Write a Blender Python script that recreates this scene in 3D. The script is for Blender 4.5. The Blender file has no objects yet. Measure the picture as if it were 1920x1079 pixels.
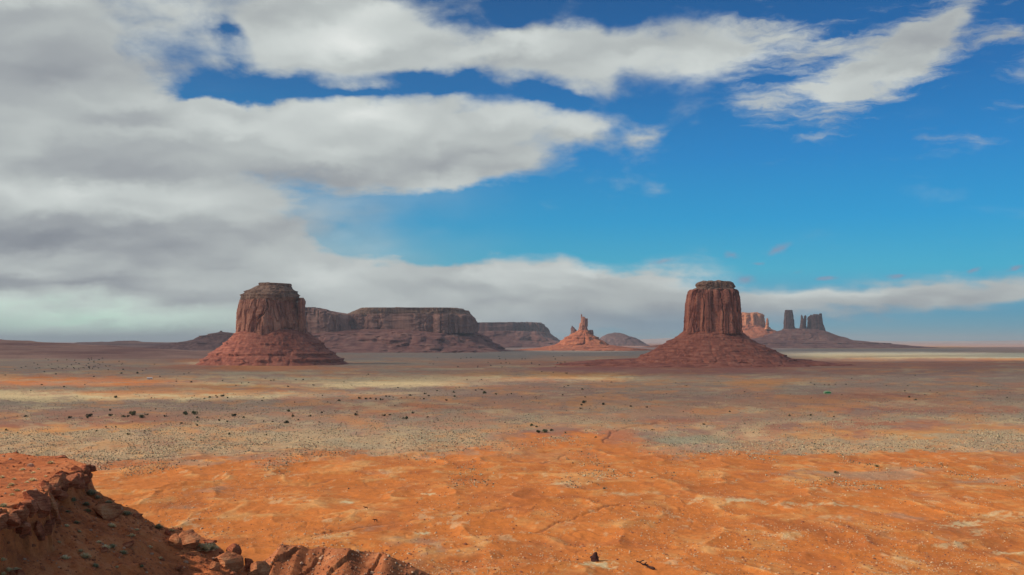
import bpy, bmesh, math, random
import numpy as np
from mathutils import Vector, Matrix

# ------------------------------------------------------------------ camera, sky, sun
S = bpy.context.scene
C = S.collection
F = 1850.0            # focal length in photograph pixels (photo 1920 x 1079)
HX, HY = 960.0, 640.0 # principal column, horizon row
H = 90.0              # height of the view point above the plain
R = math.radians

cam_d = bpy.data.cameras.new('camera'); cam = bpy.data.objects.new('camera', cam_d); C.objects.link(cam)
cam_d.sensor_width = 36.0; cam_d.lens = 36.0 * F / 1920.0
cam_d.shift_y = (HY - 539.5) / 1920.0
cam_d.clip_start = 0.5; cam_d.clip_end = 400000.0
cam.location = (0, 0, 0); cam.rotation_euler = (R(90), 0, 0)
S.camera = cam

SUN = Vector((-0.81, -0.22, 0.55)).normalized()      # towards the sun
sun_el = math.asin(SUN.z); sun_az = math.atan2(SUN.x, SUN.y)
sd = bpy.data.lights.new('sun', 'SUN'); sun = bpy.data.objects.new('sun', sd); C.objects.link(sun)
sd.energy = 4.3; sd.angle = R(0.55); sd.color = (1.0, 0.93, 0.80)
sun.rotation_euler = (-SUN).to_track_quat('-Z', 'Y').to_euler()

S.view_settings.view_transform = 'Standard'; S.view_settings.look = 'None'
S.view_settings.exposure = 0.0; S.view_settings.gamma = 1.0
S.cycles.transparent_max_bounces = 16

def srgb(r, g, b):
    f = lambda c: (c/255/12.92) if c/255 <= .04045 else ((c/255+.055)/1.055)**2.4
    return (f(r), f(g), f(b), 1)

class NT:
    """small helper for writing node graphs"""
    def __init__(s, tree): s.t = tree; s.n = tree.nodes; s.l = tree.links
    def new(s, kind, **kw):
        n = s.n.new(kind)
        for k, v in kw.items(): setattr(n, k, v)
        return n
    def put(s, sock, v):
        if v is None: return
        if isinstance(v, bpy.types.NodeSocket): s.l.new(v, sock)
        else: sock.default_value = v
    def m(s, op, a=None, b=None, c=None, clamp=False):
        n = s.new('ShaderNodeMath', operation=op); n.use_clamp = clamp
        for i, v in enumerate((a, b, c)): s.put(n.inputs[i], v)
        return n.outputs[0]
    def vm(s, op, a=None, b=None, scale=None):
        n = s.new('ShaderNodeVectorMath', operation=op)
        s.put(n.inputs[0], a); s.put(n.inputs[1], b)
        if scale is not None: s.put(n.inputs['Scale'], scale)
        return n.outputs['Value'] if op in ('LENGTH', 'DOT_PRODUCT') else n.outputs[0]
    def noise(s, vec, scale, detail=4, rough=.55, dist=0, color=False):
        n = s.new('ShaderNodeTexNoise'); s.put(n.inputs['Vector'], vec)
        n.inputs['Scale'].default_value = scale; n.inputs['Detail'].default_value = detail
        n.inputs['Roughness'].default_value = rough; n.inputs['Distortion'].default_value = dist
        return n.outputs['Color' if color else 'Fac']
    def ramp(s, fac, stops, mode='LINEAR'):
        n = s.new('ShaderNodeValToRGB'); n.color_ramp.interpolation = mode
        e = n.color_ramp.elements
        while len(e) < len(stops): e.new(.5)
        for el, (p, c) in zip(e, stops):
            el.position = p; el.color = c if len(c) == 4 else (*c, 1)
        s.put(n.inputs[0], fac); return n.outputs[0]
    def mix(s, fac, a, b, mode='MIX'):
        n = s.new('ShaderNodeMix', data_type='RGBA', blend_type=mode)
        s.put(n.inputs[0], fac); s.put(n.inputs[6], a); s.put(n.inputs[7], b); return n.outputs[2]
    def step(s, v, lo, hi):
        n = s.new('ShaderNodeMapRange', interpolation_type='SMOOTHSTEP')
        s.put(n.inputs[0], v); n.inputs[1].default_value = lo; n.inputs[2].default_value = hi
        return n.outputs[0]
    def mapping(s, vec, loc=(0,0,0), rot=(0,0,0), scale=(1,1,1), kind='POINT'):
        n = s.new('ShaderNodeMapping', vector_type=kind); s.put(n.inputs[0], vec)
        n.inputs[1].default_value = loc; n.inputs[2].default_value = rot; n.inputs[3].default_value = scale
        return n.outputs[0]
    def sep(s, v):
        n = s.new('ShaderNodeSeparateXYZ'); s.put(n.inputs[0], v); return n.outputs
    def comb(s, x=0.0, y=0.0, z=0.0):
        n = s.new('ShaderNodeCombineXYZ')
        for i, v in enumerate((x, y, z)): s.put(n.inputs[i], v)
        return n.outputs[0]

def azel(px, py):
    x, z = (px-HX)/F, (HY-py)/F
    az = math.atan2(x, 1); return math.degrees(az), math.degrees(math.atan2(z, math.hypot(x, 1)))

def build_world():
    w = bpy.data.worlds.new('World'); S.world = w; w.use_nodes = True
    t = NT(w.node_tree); t.n.clear()
    out = t.new('ShaderNodeOutputWorld'); bg = t.new('ShaderNodeBackground'); bg.inputs[1].default_value = 0.1
    t.l.new(bg.outputs[0], out.inputs[0])
    d = t.vm('NORMALIZE', t.new('ShaderNodeTexCoord').outputs['Generated'])
    x, y, z = t.sep(d)
    az = t.m('MULTIPLY', t.m('ARCTAN2', x, y), 57.29578)
    el = t.m('MULTIPLY', t.m('ARCSINE', z), 57.29578)
    # a cloud layer seen in perspective: noise lives on a flat sheet overhead
    elc = t.m('MAXIMUM', z, -0.02)
    inv = t.m('DIVIDE', 1.0, t.m('ADD', elc, 0.26))
    sheet = t.comb(t.m('MULTIPLY', x, inv), t.m('MULTIPLY', y, inv), 0.0)
    ang = t.comb(az, el, 0.0)
    # ---- clear sky
    sky = t.new('ShaderNodeTexSky', sky_type='NISHITA'); sky.sun_disc = False
    sky.sun_elevation = sun_el; sky.sun_rotation = sun_az
    sky.altitude = 1700; sky.air_density = 1.0; sky.dust_density = 0.4; sky.ozone_density = 3.0
    tgt = t.ramp(t.m('DIVIDE', t.m('MAXIMUM', el, 0.0), 40.0, clamp=True), [
        (0.00, srgb(124,160,178)), (0.045, srgb(98,156,188)), (0.10, srgb(74,172,204)), (0.17, srgb(44,154,208)),
        (0.26, srgb(40,132,198)), (0.36, srgb(37,108,174)), (0.50, srgb(30,84,144)), (1.0, srgb(24,66,116))])
    # deeper towards the left of the view, more cyan towards the right
    warm = t.step(az, -18.0, 27.0)
    tgt = t.mix(warm, t.mix(1.0, tgt, (1.22, 1.0, .90, 1), 'MULTIPLY'), t.mix(1.0, tgt, (0.60, 1.0, 1.02, 1), 'MULTIPLY'))
    tgt = t.vm('SCALE', tgt, scale=10.0)
    base = t.mix(0.94, sky.outputs[0], tgt)
    # ---- cloud cover laid out by azimuth and elevation
    warp = t.noise(t.mapping(sheet, scale=(1.0, 1.5, 1)), 2.4, 3, .6, color=True)
    warp = t.vm('SCALE', t.vm('SUBTRACT', warp, (.5, .5, .5)), scale=3.6)
    w2 = t.noise(t.mapping(ang, scale=(.6, 1, 1)), .5, 5, .6, color=True)
    w2 = t.vm('SCALE', t.vm('SUBTRACT', w2, (.5, .5, .5)), scale=2.6)
    wang = t.vm('ADD', ang, t.vm('MULTIPLY', t.vm('ADD', warp, w2), (1.1, .62, 0)))
    def blob(px, py, rx, ry, rot=0, vec=None):
        a, e = azel(px, py); k = 57.29578 / F
        v = t.mapping(vec or wang, (a, e, 0), (0, 0, R(rot)), (rx*k, ry*k, 1), 'TEXTURE')
        g = t.new('ShaderNodeTexGradient', gradient_type='QUADRATIC_SPHERE'); t.l.new(v, g.inputs[0])
        return g.outputs['Fac']
    def total(specs, vec=None):
        acc = None
        for sp in specs:
            amp = sp[5] if len(sp) > 5 else 1.0
            b = t.m('MULTIPLY', blob(*sp[:5], vec=vec), amp)
            acc = b if acc is None else t.m('ADD', acc, b)
        return acc
    cover = total([
        (-250, 330, 800, 560, 0, 2.6), (60, 60, 560, 250, 0, 1.6), (300, 470, 560, 200, 0, 2.2), (-100, 560, 700, 110, 0, 1.6), (240, 330, 500, 190, 0, 1.4),
        (640, 50, 420, 150, -4, 2.4), (620, 90, 300, 130, 0, .9), (1080, 105, 440, 98, 4, 2.4), (920, 85, 190, 75, 0, 1.1), (1380, 95, 280, 80, 2, 1.5), (1100, 175, 80, 50, -20, .5),
        (1620, 140, 290, 100, 18, 3.1), (1690, 90, 200, 66, 32, 1.7), (1775, 40, 160, 42, 46, 1.2), (1480, 120, 160, 50, 25, .7), (1500, 165, 120, 40, 15, .6),
        (620, 270, 560, 150, 3, 2.4), (900, 245, 360, 110, 2, 1.6), (860, 320, 330, 60, 8, 1.2), (420, 230, 330, 100, 0, 1.2), (1090, 250, 130, 60, 10, .9),
        (700, 560, 700, 120, 0, 2.2), (1070, 552, 560, 92, -4, 2.8), (1160, 528, 260, 34, -5, .6), (700, 520, 420, 60, 3, .8), (620, 500, 360, 90, 0, .9), (960, 600, 620, 56, 0, 1.7),
        (1650, 560, 520, 56, 3, 2.8), (1950, 543, 400, 52, 3, 1.9), (1380, 590, 420, 55, 0, 1.2),
        (1205, 258, 75, 30, 12, .9), (1905, 52, 70, 40, 5, .7), (440, 585, 420, 40, 0, .8), (150, 612, 760, 60, 0, 2.2),
    ])
    holes = total([
        (432, 66, 80, 46, -10, 1.35), (470, 172, 230, 48, 0, 2.6), (350, 185, 120, 34, 8, 1.2), (830, 155, 140, 34, -2, 2.4), (1030, 186, 120, 30, -12, 2.0), (700, 178, 200, 20, 4, 1.2),
        (960, 40, 110, 46, 20, 1.0), (1180, 20, 140, 60, 0, 1.2), (830, 420, 330, 90, 6, 1.8), (640, 430, 90, 50, 20, 1.0), (1100, 430, 330, 60, 0, .8), (1480, 200, 80, 40, 20, .6),
    ])
    shape = t.m('SUBTRACT', cover, holes)
    # out of the frame a broken deck goes on by itself
    away = t.step(t.m('ABSOLUTE', az), 30.0, 42.0)
    high = t.step(el, 21.0, 30.0)
    free = t.m('MULTIPLY', t.m('SUBTRACT', t.noise(sheet, .8, 4), .40), 5.0)
    shape = t.m('ADD', t.m('MULTIPLY', shape, t.m('SUBTRACT', 1.0, t.m('MAXIMUM', away, high))), t.m('MULTIPLY', free, t.m('MAXIMUM', away, high)))
    def fbm(off):
        v = t.vm('ADD', sheet, off)
        a = t.noise(t.mapping(v, scale=(1, 1.2, 1)), 2.6, 10, .62, .35)
        b = t.noise(t.vm('ADD', t.vm('MULTIPLY', ang, (.17, .30, 0)), off), 1.2, 8, .55, .3)
        return t.m('ADD', t.m('MULTIPLY', a, .5), t.m('MULTIPLY', b, .5))
    n0 = fbm((0, 0, 0))
    def soft(off):
        v = t.vm('ADD', ang, t.vm('SCALE', w2, scale=.9))
        b = t.noise(t.vm('ADD', t.vm('MULTIPLY', v, (.085, .21, 0)), off), 1.1, 2.6, .5, .25)
        return b
    s0 = soft((0, 0, 0)); s1 = soft((-.03, .13, 0))
    amp = t.m('ADD', 1.6, t.m('MULTIPLY', t.step(el, 2.0, 9.0), 2.3))
    fe = t.noise(t.mapping(wang, rot=(0, 0, R(-38)), scale=(.16, .9, 1)), 1.3, 7, .6)   # wind-combed streaks at the right
    fe = t.m('MULTIPLY', t.m('MULTIPLY', t.m('SUBTRACT', fe, .5), 5.0), t.m('MULTIPLY', t.step(az, 10.0, 16.0), t.step(el, 8.0, 12.0)))
    dens = t.m('ADD', t.m('ADD', shape, fe), t.m('MULTIPLY', t.m('SUBTRACT', n0, .5), amp))
    alpha = t.m('MULTIPLY', t.step(t.m('MULTIPLY', dens, t.m('SUBTRACT', 1.0, t.m('MULTIPLY', t.step(az, 10.0, 16.0), .42))), 0.05, 1.1), 1.0)
    haz = blob(620, 420, 420, 150)
    alpha = t.m('MAXIMUM', alpha, t.m('MULTIPLY', t.m('MULTIPLY', haz, 1.3, clamp=True), t.m('MULTIPLY', t.step(dens, -2.6, 1.4), .8)))
    # thin veils in the blue
    veil = t.m('MULTIPLY', t.step(t.noise(t.mapping(sheet, scale=(.8, 1.6, 1)), 1.4, 8, .6, .4), .56, .88), .25)
    alpha = t.m('MAXIMUM', alpha, t.m('MULTIPLY', veil, t.step(el, 6.0, 14.0)))
    # ---- cloud shading
    relief = t.m('MULTIPLY', t.m('SUBTRACT', s0, s1), .95)
    thick = t.step(dens, .8, 3.8)
    bright = total([
        (650, 80, 190, 100, 0, .36), (300, 200, 330, 60, -6, .20), (690, 225, 230, 55, 0, .34), (390, 385, 260, 60, 0, .18), (1250, 110, 330, 60, 4, .16),
        (1650, 130, 200, 40, 20, .10), (120, 360, 260, 34, 0, .12), (980, 215, 260, 50, 0, .12), (1000, 510, 420, 50, 0, .16), (1650, 548, 600, 26, 3, .16),
        (600, 520, 260, 60, 10, .14), (220, 600, 620, 52, 0, .42), (60, 510, 200, 16, 0, .12), (900, 590, 260, 30, 0, .06)])
    dark = total([
        (150, 130, 460, 150, 0, .26), (100, 300, 420, 60, 0, .22), (560, 340, 420, 50, 4, .24), (900, 290, 260, 40, 5, .16), (200, 445, 600, 80, 0, .31), (150, 535, 640, 40, 0, .30),
        (300, 130, 200, 70, 10, .10), (420, 500, 260, 30, 0, .16), (1200, 600, 300, 40, 0, .12), (1600, 600, 600, 50, 2, .30), (500, 555, 260, 26, 0, .14)])
    lum = t.m('ADD', t.m('SUBTRACT', .60, t.m('MULTIPLY', thick, .08)), t.m('SUBTRACT', bright, dark))
    lum = t.m('ADD', lum, relief)
    lum = t.m('ADD', lum, t.m('ADD', t.m('MULTIPLY', t.m('SUBTRACT', n0, .5), .20), t.m('MULTIPLY', t.m('SUBTRACT', s0, .5), .5)))
    ccol = t.ramp(lum, [(0.0, srgb(122,128,138)), (.2, srgb(142,147,154)), (.38, srgb(160,165,169)), (.55, srgb(181,187,187)), (.75, srgb(204,210,208)), (1.0, srgb(226,230,227))])
    # green-grey light in the gap low on the left
    gg = t.m('MULTIPLY', blob(150, 600, 700, 60), 1.0)
    ccol = t.mix(gg, ccol, t.mix(1.0, ccol, (.84, 1.08, .94, 1), 'MULTIPLY'))
    lowblue = t.m('MULTIPLY', t.step(el, 2.3, 0.4), t.step(az, -6.0, 14.0))
    ccol = t.mix(t.m('MULTIPLY', lowblue, .8), ccol, srgb(112,150,176))
    small = total([(1460, 468, 75, 22, 14, 1.), (1368, 480, 36, 18, 0, .9), (1550, 522, 48, 12, 5, 1.2), (1680, 517, 38, 13, 5, 1.2), (1820, 508, 34, 11, 12, 1.),
                   (1905, 503, 36, 13, 20, 1.1), (1400, 524, 60, 26, 0, .9), (1240, 492, 80, 14, 5, .8), (1420, 492, 30, 9, 0, .8), (1495, 508, 40, 8, 5, .6)],
                  t.vm('ADD', ang, t.vm('MULTIPLY', w2, (.5, .25, 0))))
    sa = t.step(t.m('ADD', small, t.m('MULTIPLY', t.m('SUBTRACT', t.noise(ang, 1.6, 5), .5), .8)), .25, .95)
    ccol10 = t.vm('SCALE', ccol, scale=10.0)
    res = t.mix(t.m('MULTIPLY', sa, .72), base, t.vm('SCALE', t.mix(0.0, srgb(138,150,176), srgb(138,150,176)), scale=10.0))
    res = t.mix(alpha, res, ccol10)
    t.l.new(res, bg.inputs[0])
    w.cycles.sampling_method = 'MANUAL'; w.cycles.sample_map_resolution = 512
build_world()

# ------------------------------------------------------------------ noise in numpy
def _h(ix, iy, iz, seed):
    n = (ix.astype(np.int64)*374761393 + iy.astype(np.int64)*668265263 + iz.astype(np.int64)*2147483647 + seed*974634777) & 0xffffffff
    n = ((n ^ (n >> 13)) * 1274126177) & 0xffffffff
    n = ((n ^ (n >> 16)) * 2246822519) & 0xffffffff
    n = n ^ (n >> 15)
    return (n & 0xffff) / 32767.5 - 1.0
def vn(x, y, z=None, seed=0):
    """smooth value noise, about -1..1"""
    x = np.asarray(x, float); y = np.asarray(y, float)
    ix, iy = np.floor(x), np.floor(y); fx, fy = x-ix, y-iy
    ux, uy = fx*fx*fx*(fx*(fx*6-15)+10), fy*fy*fy*(fy*(fy*6-15)+10)
    if z is None:
        zz = np.zeros_like(ix)
        a = _h(ix, iy, zz, seed); b = _h(ix+1, iy, zz, seed); c = _h(ix, iy+1, zz, seed); d = _h(ix+1, iy+1, zz, seed)
        return (a+(b-a)*ux)*(1-uy) + (c+(d-c)*ux)*uy
    z = np.asarray(z, float); iz = np.floor(z); fz = z-iz; uz = fz*fz*fz*(fz*(fz*6-15)+10)
    def pl(k):
        a = _h(ix, iy, k, seed); b = _h(ix+1, iy, k, seed); c = _h(ix, iy+1, k, seed); d = _h(ix+1, iy+1, k, seed)
        return (a+(b-a)*ux)*(1-uy) + (c+(d-c)*ux)*uy
    return pl(iz)*(1-uz) + pl(iz+1)*uz
def fbm(x, y, z=None, seed=0, oc=4, g=.5):
    s = 0; a = 1; t = 0
    for o in range(oc):
        k = 2.03**o
        s = s + a*vn(x*k+o*17.3, y*k-o*9.1, None if z is None else z*k+o*5.7, seed+o); t += a; a *= g
    return s/t*1.4
def sstep(v, a, b):
    t = np.clip((v-a)/(b-a), 0, 1); return t*t*(3-2*t)
def lerp(a, b, t): return a+(b-a)*t

# ------------------------------------------------------------------ objects
def tag(o, label=None, cat=None, group=None, kind=None):
    if label: o['label'] = label
    if cat: o['category'] = cat
    if group: o['group'] = group
    if kind: o['kind'] = kind
    return o
def link(name, me, mat=None, parent=None):
    o = bpy.data.objects.new(name, me); C.objects.link(o)
    if mat: me.materials.append(mat)
    if parent: o.parent = parent
    return o
def mesh_np(name, V, Q, tris=False, smooth=True, attrs=None, colors=None):
    me = bpy.data.meshes.new(name); k = 3 if tris else 4
    V = np.asarray(V, np.float32); Q = np.asarray(Q, np.int32)
    me.vertices.add(len(V)); me.vertices.foreach_set('co', V.ravel())
    me.loops.add(len(Q)*k); me.loops.foreach_set('vertex_index', Q.ravel())
    me.polygons.add(len(Q)); me.polygons.foreach_set('loop_start', np.arange(len(Q), dtype=np.int32)*k)
    me.polygons.foreach_set('use_smooth', np.full(len(Q), smooth))
    me.update(calc_edges=True)
    for nm, a in (attrs or {}).items():
        at = me.attributes.new(nm, 'FLOAT', 'POINT'); at.data.foreach_set('value', np.asarray(a, np.float32).ravel())
    for nm, a in (colors or {}).items():
        at = me.attributes.new(nm, 'FLOAT_COLOR', 'POINT')
        a = np.concatenate([a, np.ones((len(a), 1))], 1).astype(np.float32); at.data.foreach_set('color', a.ravel())
    return me
def grid_q(nr, nc, wrap=False):
    r = np.arange(nr-1)[:, None]; c = np.arange(nc if wrap else nc-1)[None, :]
    c2 = (c+1) % nc
    return np.stack([(r*nc+c), (r*nc+c2), ((r+1)*nc+c2), ((r+1)*nc+c)], -1).reshape(-1, 4)
def P(px, py, d): return Vector(((px-HX)/F*d, d, (HY-py)/F*d))
def on_plain(px, py):
    d = H*F/(py-HY); return (px-HX)/F*d, d
def px_of(X, Y): return HX+X/Y*F, HY+H/Y*F

# ------------------------------------------------------------------ materials
def newmat(name, rough=.95):
    m = bpy.data.materials.new(name); m.use_nodes = True; t = NT(m.node_tree)
    b = t.n['Principled BSDF']; b.inputs['Roughness'].default_value = rough
    b.inputs['Specular IOR Level'].default_value = .15
    return m, t, b
def bump(t, b, h, dist, strength=1.0):
    n = t.new('ShaderNodeBump'); n.inputs['Strength'].default_value = strength; n.inputs['Distance'].default_value = dist
    t.put(n.inputs['Height'], h); t.l.new(n.outputs[0], b.inputs['Normal'])
def pos(t): return t.new('ShaderNodeTexCoord').outputs['Object']

def mat_ground():
    m, t, b = newmat('desert_ground')
    p = pos(t); col = t.new('ShaderNodeAttribute', attribute_name='soil').outputs['Color']
    sc = t.new('ShaderNodeAttribute', attribute_name='scrub').outputs['Fac']
    n1 = t.noise(p, .9, 5, .65); n2 = t.noise(p, .16, 5, .6); n3 = t.noise(t.mapping(p, scale=(1, .35, 1)), .035, 5, .65)
    v = t.m('ADD', t.m('ADD', t.m('MULTIPLY', n1, .5), t.m('MULTIPLY', n2, .5)), t.m('MULTIPLY', n3, .6))
    gr = t.noise(p, 2.6, 3, .75)
    k = t.m('ADD', -.30, t.m('ADD', t.m('MULTIPLY', v, 1.15), t.m('MULTIPLY', gr, .8)))
    c = t.vm('SCALE', col, scale=k)
    # low scrub too small to stand apart: dry straw and dark dots
    f = t.noise(p, .55, 3, .7)
    dk = t.m('MULTIPLY', t.step(f, .56, .66), t.m('MULTIPLY', sc, .55))
    c = t.mix(dk, c, (.12, .10, .065, 1))
    st = t.m('MULTIPLY', t.step(t.noise(t.vm('ADD', p, (91, 13, 5)), .5, 3, .7), .57, .68), t.m('MULTIPLY', sc, .5))
    c = t.mix(st, c, (.52, .42, .24, 1))
    t.put(b.inputs['Base Color'], c)
    bump(t, b, t.m('ADD', t.m('MULTIPLY', n1, .25), t.m('MULTIPLY', n2, .8)), 1.0, .55)
    return m
def mat_rock(name, cols, strata=.02, streak=.03, fine=.25, bumpd=1.5, grey=None):
    """weathered sandstone: level strata, upright varnish streaks, mottling"""
    m, t, b = newmat(name)
    p = pos(t)
    s1 = t.noise(t.mapping(p, scale=(.12, .12, 1)), strata, 5, .6)
    s2 = t.noise(t.mapping(p, scale=(1, 1, .085)), streak*1.5, 7, .66)
    s3 = t.noise(p, fine, 5, .65)
    f = t.m('ADD', t.m('ADD', t.m('MULTIPLY', s1, .22), t.m('MULTIPLY', s2, .72)), t.m('MULTIPLY', s3, .21))
    f = t.m('ADD', t.m('MULTIPLY', t.m('SUBTRACT', f, .575), 2.6), .5)
    c = t.ramp(f, cols)
    t.put(b.inputs['Base Color'], c)
    bump(t, b, t.m('ADD', t.m('MULTIPLY', s3, .6), s2), bumpd, .8)
    return m
def mat_talus(name, cols, size, bumpd):
    m, t, b = newmat(name)
    p = pos(t)
    a = t.noise(p, .6/size, 5, .7); s = t.noise(t.mapping(p, scale=(.12, .12, 1)), 1.6/size, 4, .6)
    g = t.noise(p, .05/size, 4, .6)
    f = t.m('ADD', t.m('ADD', t.m('MULTIPLY', a, .38), t.m('MULTIPLY', s, .62)), t.m('MULTIPLY', g, .25))
    f = t.m('ADD', t.m('MULTIPLY', t.m('SUBTRACT', f, .625), 2.4), .5)
    t.put(b.inputs['Base Color'], t.ramp(f, cols))
    bump(t, b, a, bumpd, .9)
    return m
MG = mat_ground()
RED = [(0.0, (.07,.026,.022)), (.3, (.22,.072,.050)), (.55, (.40,.135,.085)), (.8, (.52,.20,.12)), (1., (.58,.29,.18))]
M_TOWER_L = mat_rock('brown_red_sandstone', [(0,(.08,.036,.030)),(.3,(.25,.098,.068)),(.55,(.43,.18,.115)),(.8,(.53,.24,.15)),(1,(.58,.31,.20))], .03, .035, .2, 2.5)
M_TOWER_R = mat_rock('dark_red_sandstone', RED, .03, .035, .2, 2.5)
M_CAP = mat_rock('grey_brown_caprock', [(0,(.085,.042,.030)),(.35,(.20,.105,.070)),(.6,(.32,.175,.115)),(1,(.44,.28,.19))], .07, .05, .3, 2.0)
M_TALUS = mat_talus('red_talus', [(0,(.11,.030,.024)),(.3,(.24,.070,.047)),(.6,(.36,.115,.072)),(.85,(.44,.17,.11)),(1,(.54,.27,.18))], 10, 2.0)
M_MESA = mat_rock('mesa_sandstone', [(0,(.08,.038,.034)),(.3,(.21,.10,.08)),(.6,(.35,.175,.13)),(1,(.46,.26,.19))], .012, .014, .07, 5)
M_MESA_T = mat_talus('mesa_talus', [(0,(.11,.042,.04)),(.35,(.22,.088,.072)),(.7,(.32,.145,.11)),(1,(.38,.22,.165))], 26, 5)
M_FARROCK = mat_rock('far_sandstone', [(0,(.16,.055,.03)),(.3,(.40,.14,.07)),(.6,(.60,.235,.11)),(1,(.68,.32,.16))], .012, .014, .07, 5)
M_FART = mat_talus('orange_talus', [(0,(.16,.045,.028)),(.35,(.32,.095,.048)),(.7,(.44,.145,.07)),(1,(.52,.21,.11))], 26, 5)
M_DARKROCK = mat_rock('shaded_far_rock', [(0,(.055,.03,.03)),(.4,(.13,.065,.062)),(.7,(.20,.105,.09)),(1,(.28,.155,.125))], .012, .014, .07, 5)  # darker copy of the far rock, shade put into its colour

# ------------------------------------------------------------------ ground sheet
BANDS = {  # soil colours down three columns of the valley (photo row -> colour, scrub amount)
 'O': (.55,.165,.034), 'OL': (.56,.25,.08), 'R': (.35,.125,.065), 'G': (.34,.215,.145), 'S': (.46,.30,.165), 'C': (.60,.43,.22),
 'K': (.44,.24,.17), 'P': (.50,.30,.24), 'D': (.25,.19,.15), 'B': (.42,.22,.125), 'W': (.50,.44,.30), 'N': (.34,.18,.115)}
COLS = {
 -200: [(641,'K'),(655,'R'),(662,'K'),(668,'G'),(700,'G'),(708,'O'),(722,'O'),(729,'B'),(735,'C'),(746,'C'),(752,'G'),(770,'G'),(777,'N'),(795,'R'),(808,'OL'),(816,'S'),(850,'S'),(868,'B'),(885,'O'),(1100,'O')],
 150: [(641,'K'),(655,'R'),(662,'K'),(668,'G'),(702,'G'),(710,'O'),(721,'O'),(729,'B'),(735,'C'),(746,'C'),(752,'G'),(770,'G'),(777,'N'),(795,'R'),(808,'OL'),(816,'S'),(850,'S'),(868,'B'),(885,'O'),(1100,'O')],
 450: [(641,'K'),(655,'R'),(680,'R'),(690,'O'),(696,'B'),(702,'G'),(709,'C'),(716,'B'),(722,'C'),(727,'OL'),(734,'O'),(738,'C'),(742,'C'),(750,'G'),(772,'G'),(780,'B'),(800,'G'),(812,'S'),(846,'S'),(856,'B'),(866,'O'),(1100,'O')],
 750: [(641,'K'),(652,'G'),(668,'D'),(682,'G'),(692,'B'),(700,'N'),(708,'S'),(716,'C'),(726,'C'),(732,'G'),(750,'G'),(757,'B'),(766,'R'),(776,'G'),(790,'B'),(798,'G'),(815,'S'),(836,'S'),(844,'B'),(850,'O'),(1100,'O')],
 1050: [(641,'P'),(648,'R'),(654,'P'),(657,'D'),(668,'D'),(675,'B'),(685,'R'),(697,'B'),(705,'OL'),(711,'C'),(716,'B'),(724,'G'),(745,'N'),(765,'B'),(780,'B'),(792,'S'),(806,'S'),(812,'N'),(822,'R'),(830,'O'),(1100,'O')],
 1350: [(641,'P'),(652,'P'),(657,'D'),(666,'D'),(675,'R'),(697,'R'),(702,'N'),(712,'B'),(716,'OL'),(722,'G'),(745,'N'),(762,'B'),(782,'B'),(790,'N'),(802,'N'),(812,'S'),(828,'G'),(848,'G'),(856,'O'),(1100,'O')],
 1650: [(641,'P'),(648,'P'),(651,'OL'),(655,'D'),(660,'D'),(663,'W'),(670,'C'),(674,'N'),(680,'R'),(700,'N'),(706,'G'),(726,'G'),(733,'B'),(742,'R'),(758,'B'),(768,'R'),(774,'G'),(790,'S'),(797,'R'),(812,'OL'),(822,'S'),(850,'S'),(856,'O'),(1100,'O')],
 1950: [(641,'P'),(650,'P'),(654,'K'),(661,'G'),(664,'W'),(671,'W'),(674,'OL'),(677,'R'),(700,'N'),(706,'G'),(728,'G'),(736,'N'),(745,'G'),(758,'B'),(770,'R'),(780,'G'),(790,'S'),(801,'C'),(806,'OL'),(818,'S'),(850,'G'),(856,'O'),(1100,'O')],
}
SCRUB = {'O':.05,'OL':.25,'R':.2,'G':.9,'S':1.,'C':.5,'K':.2,'P':.1,'D':.6,'B':.5,'W':.3,'N':.5}
def soil_at(X, Y):
    px = HX + X/Y*F; py = HY + H/np.maximum(Y, 1)*F
    # wandering edges, long and lean across the view
    ww = np.clip((py-640)*.085, .3, 17)
    wy = py + fbm(px/260, py/24, seed=5, oc=6, g=.62)*ww + fbm(px/26, py/7, seed=6, oc=5, g=.7)*ww*.6
    wx = px + fbm(px/300, py/60, seed=9, oc=3)*90
    keys = sorted(COLS); cols = []; scr = []
    for k in keys:
        rows = [r[0] for r in COLS[k]]
        cols.append(np.stack([np.interp(wy, rows, [BANDS[r[1]][c] for r in COLS[k]]) for c in range(3)], -1))
        scr.append(np.interp(wy, rows, [SCRUB[r[1]] for r in COLS[k]]))
    f = np.clip(np.interp(wx, keys, range(len(keys))), 0, len(keys)-1.0001)
    i = f.astype(int); t = sstep(f-i, .15, .85)
    cols = np.stack(cols); scr = np.stack(scr); idx = np.arange(len(px))
    c = cols[i, idx]*(1-t)[:, None] + cols[np.minimum(i+1, len(keys)-1), idx]*t[:, None]
    s = scr[i, idx]*(1-t) + scr[np.minimum(i+1, len(keys)-1), idx]*t
    # soils mingle: rust, sage tan and straw in long wandering patches
    yy = 640+90*np.log(np.maximum(py-640, 1)/6.0)
    far = (1-sstep(py, 815, 880))*sstep(py, 655, 690)
    for sd_, lo, hi, cc, am, sv in ((901, .0, .55, (.47,.19,.095), .62, .25), (911, .05, .6, (.33,.27,.18), .55, 1.0), (921, .2, .7, (.60,.42,.22), .5, .6), (931, .15, .6, (.26,.15,.115), .55, .7), (941, .1, .5, (.60,.24,.07), .5, .1)):
        g = sstep(fbm(px/95+sd_, yy/9, seed=sd_, oc=7, g=.68), lo, hi)*am*far
        c = c*(1-g)[:, None]+np.array(cc)*g[:, None]; s = s*(1-g)+sv*g
    return c, s, px, py
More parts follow.
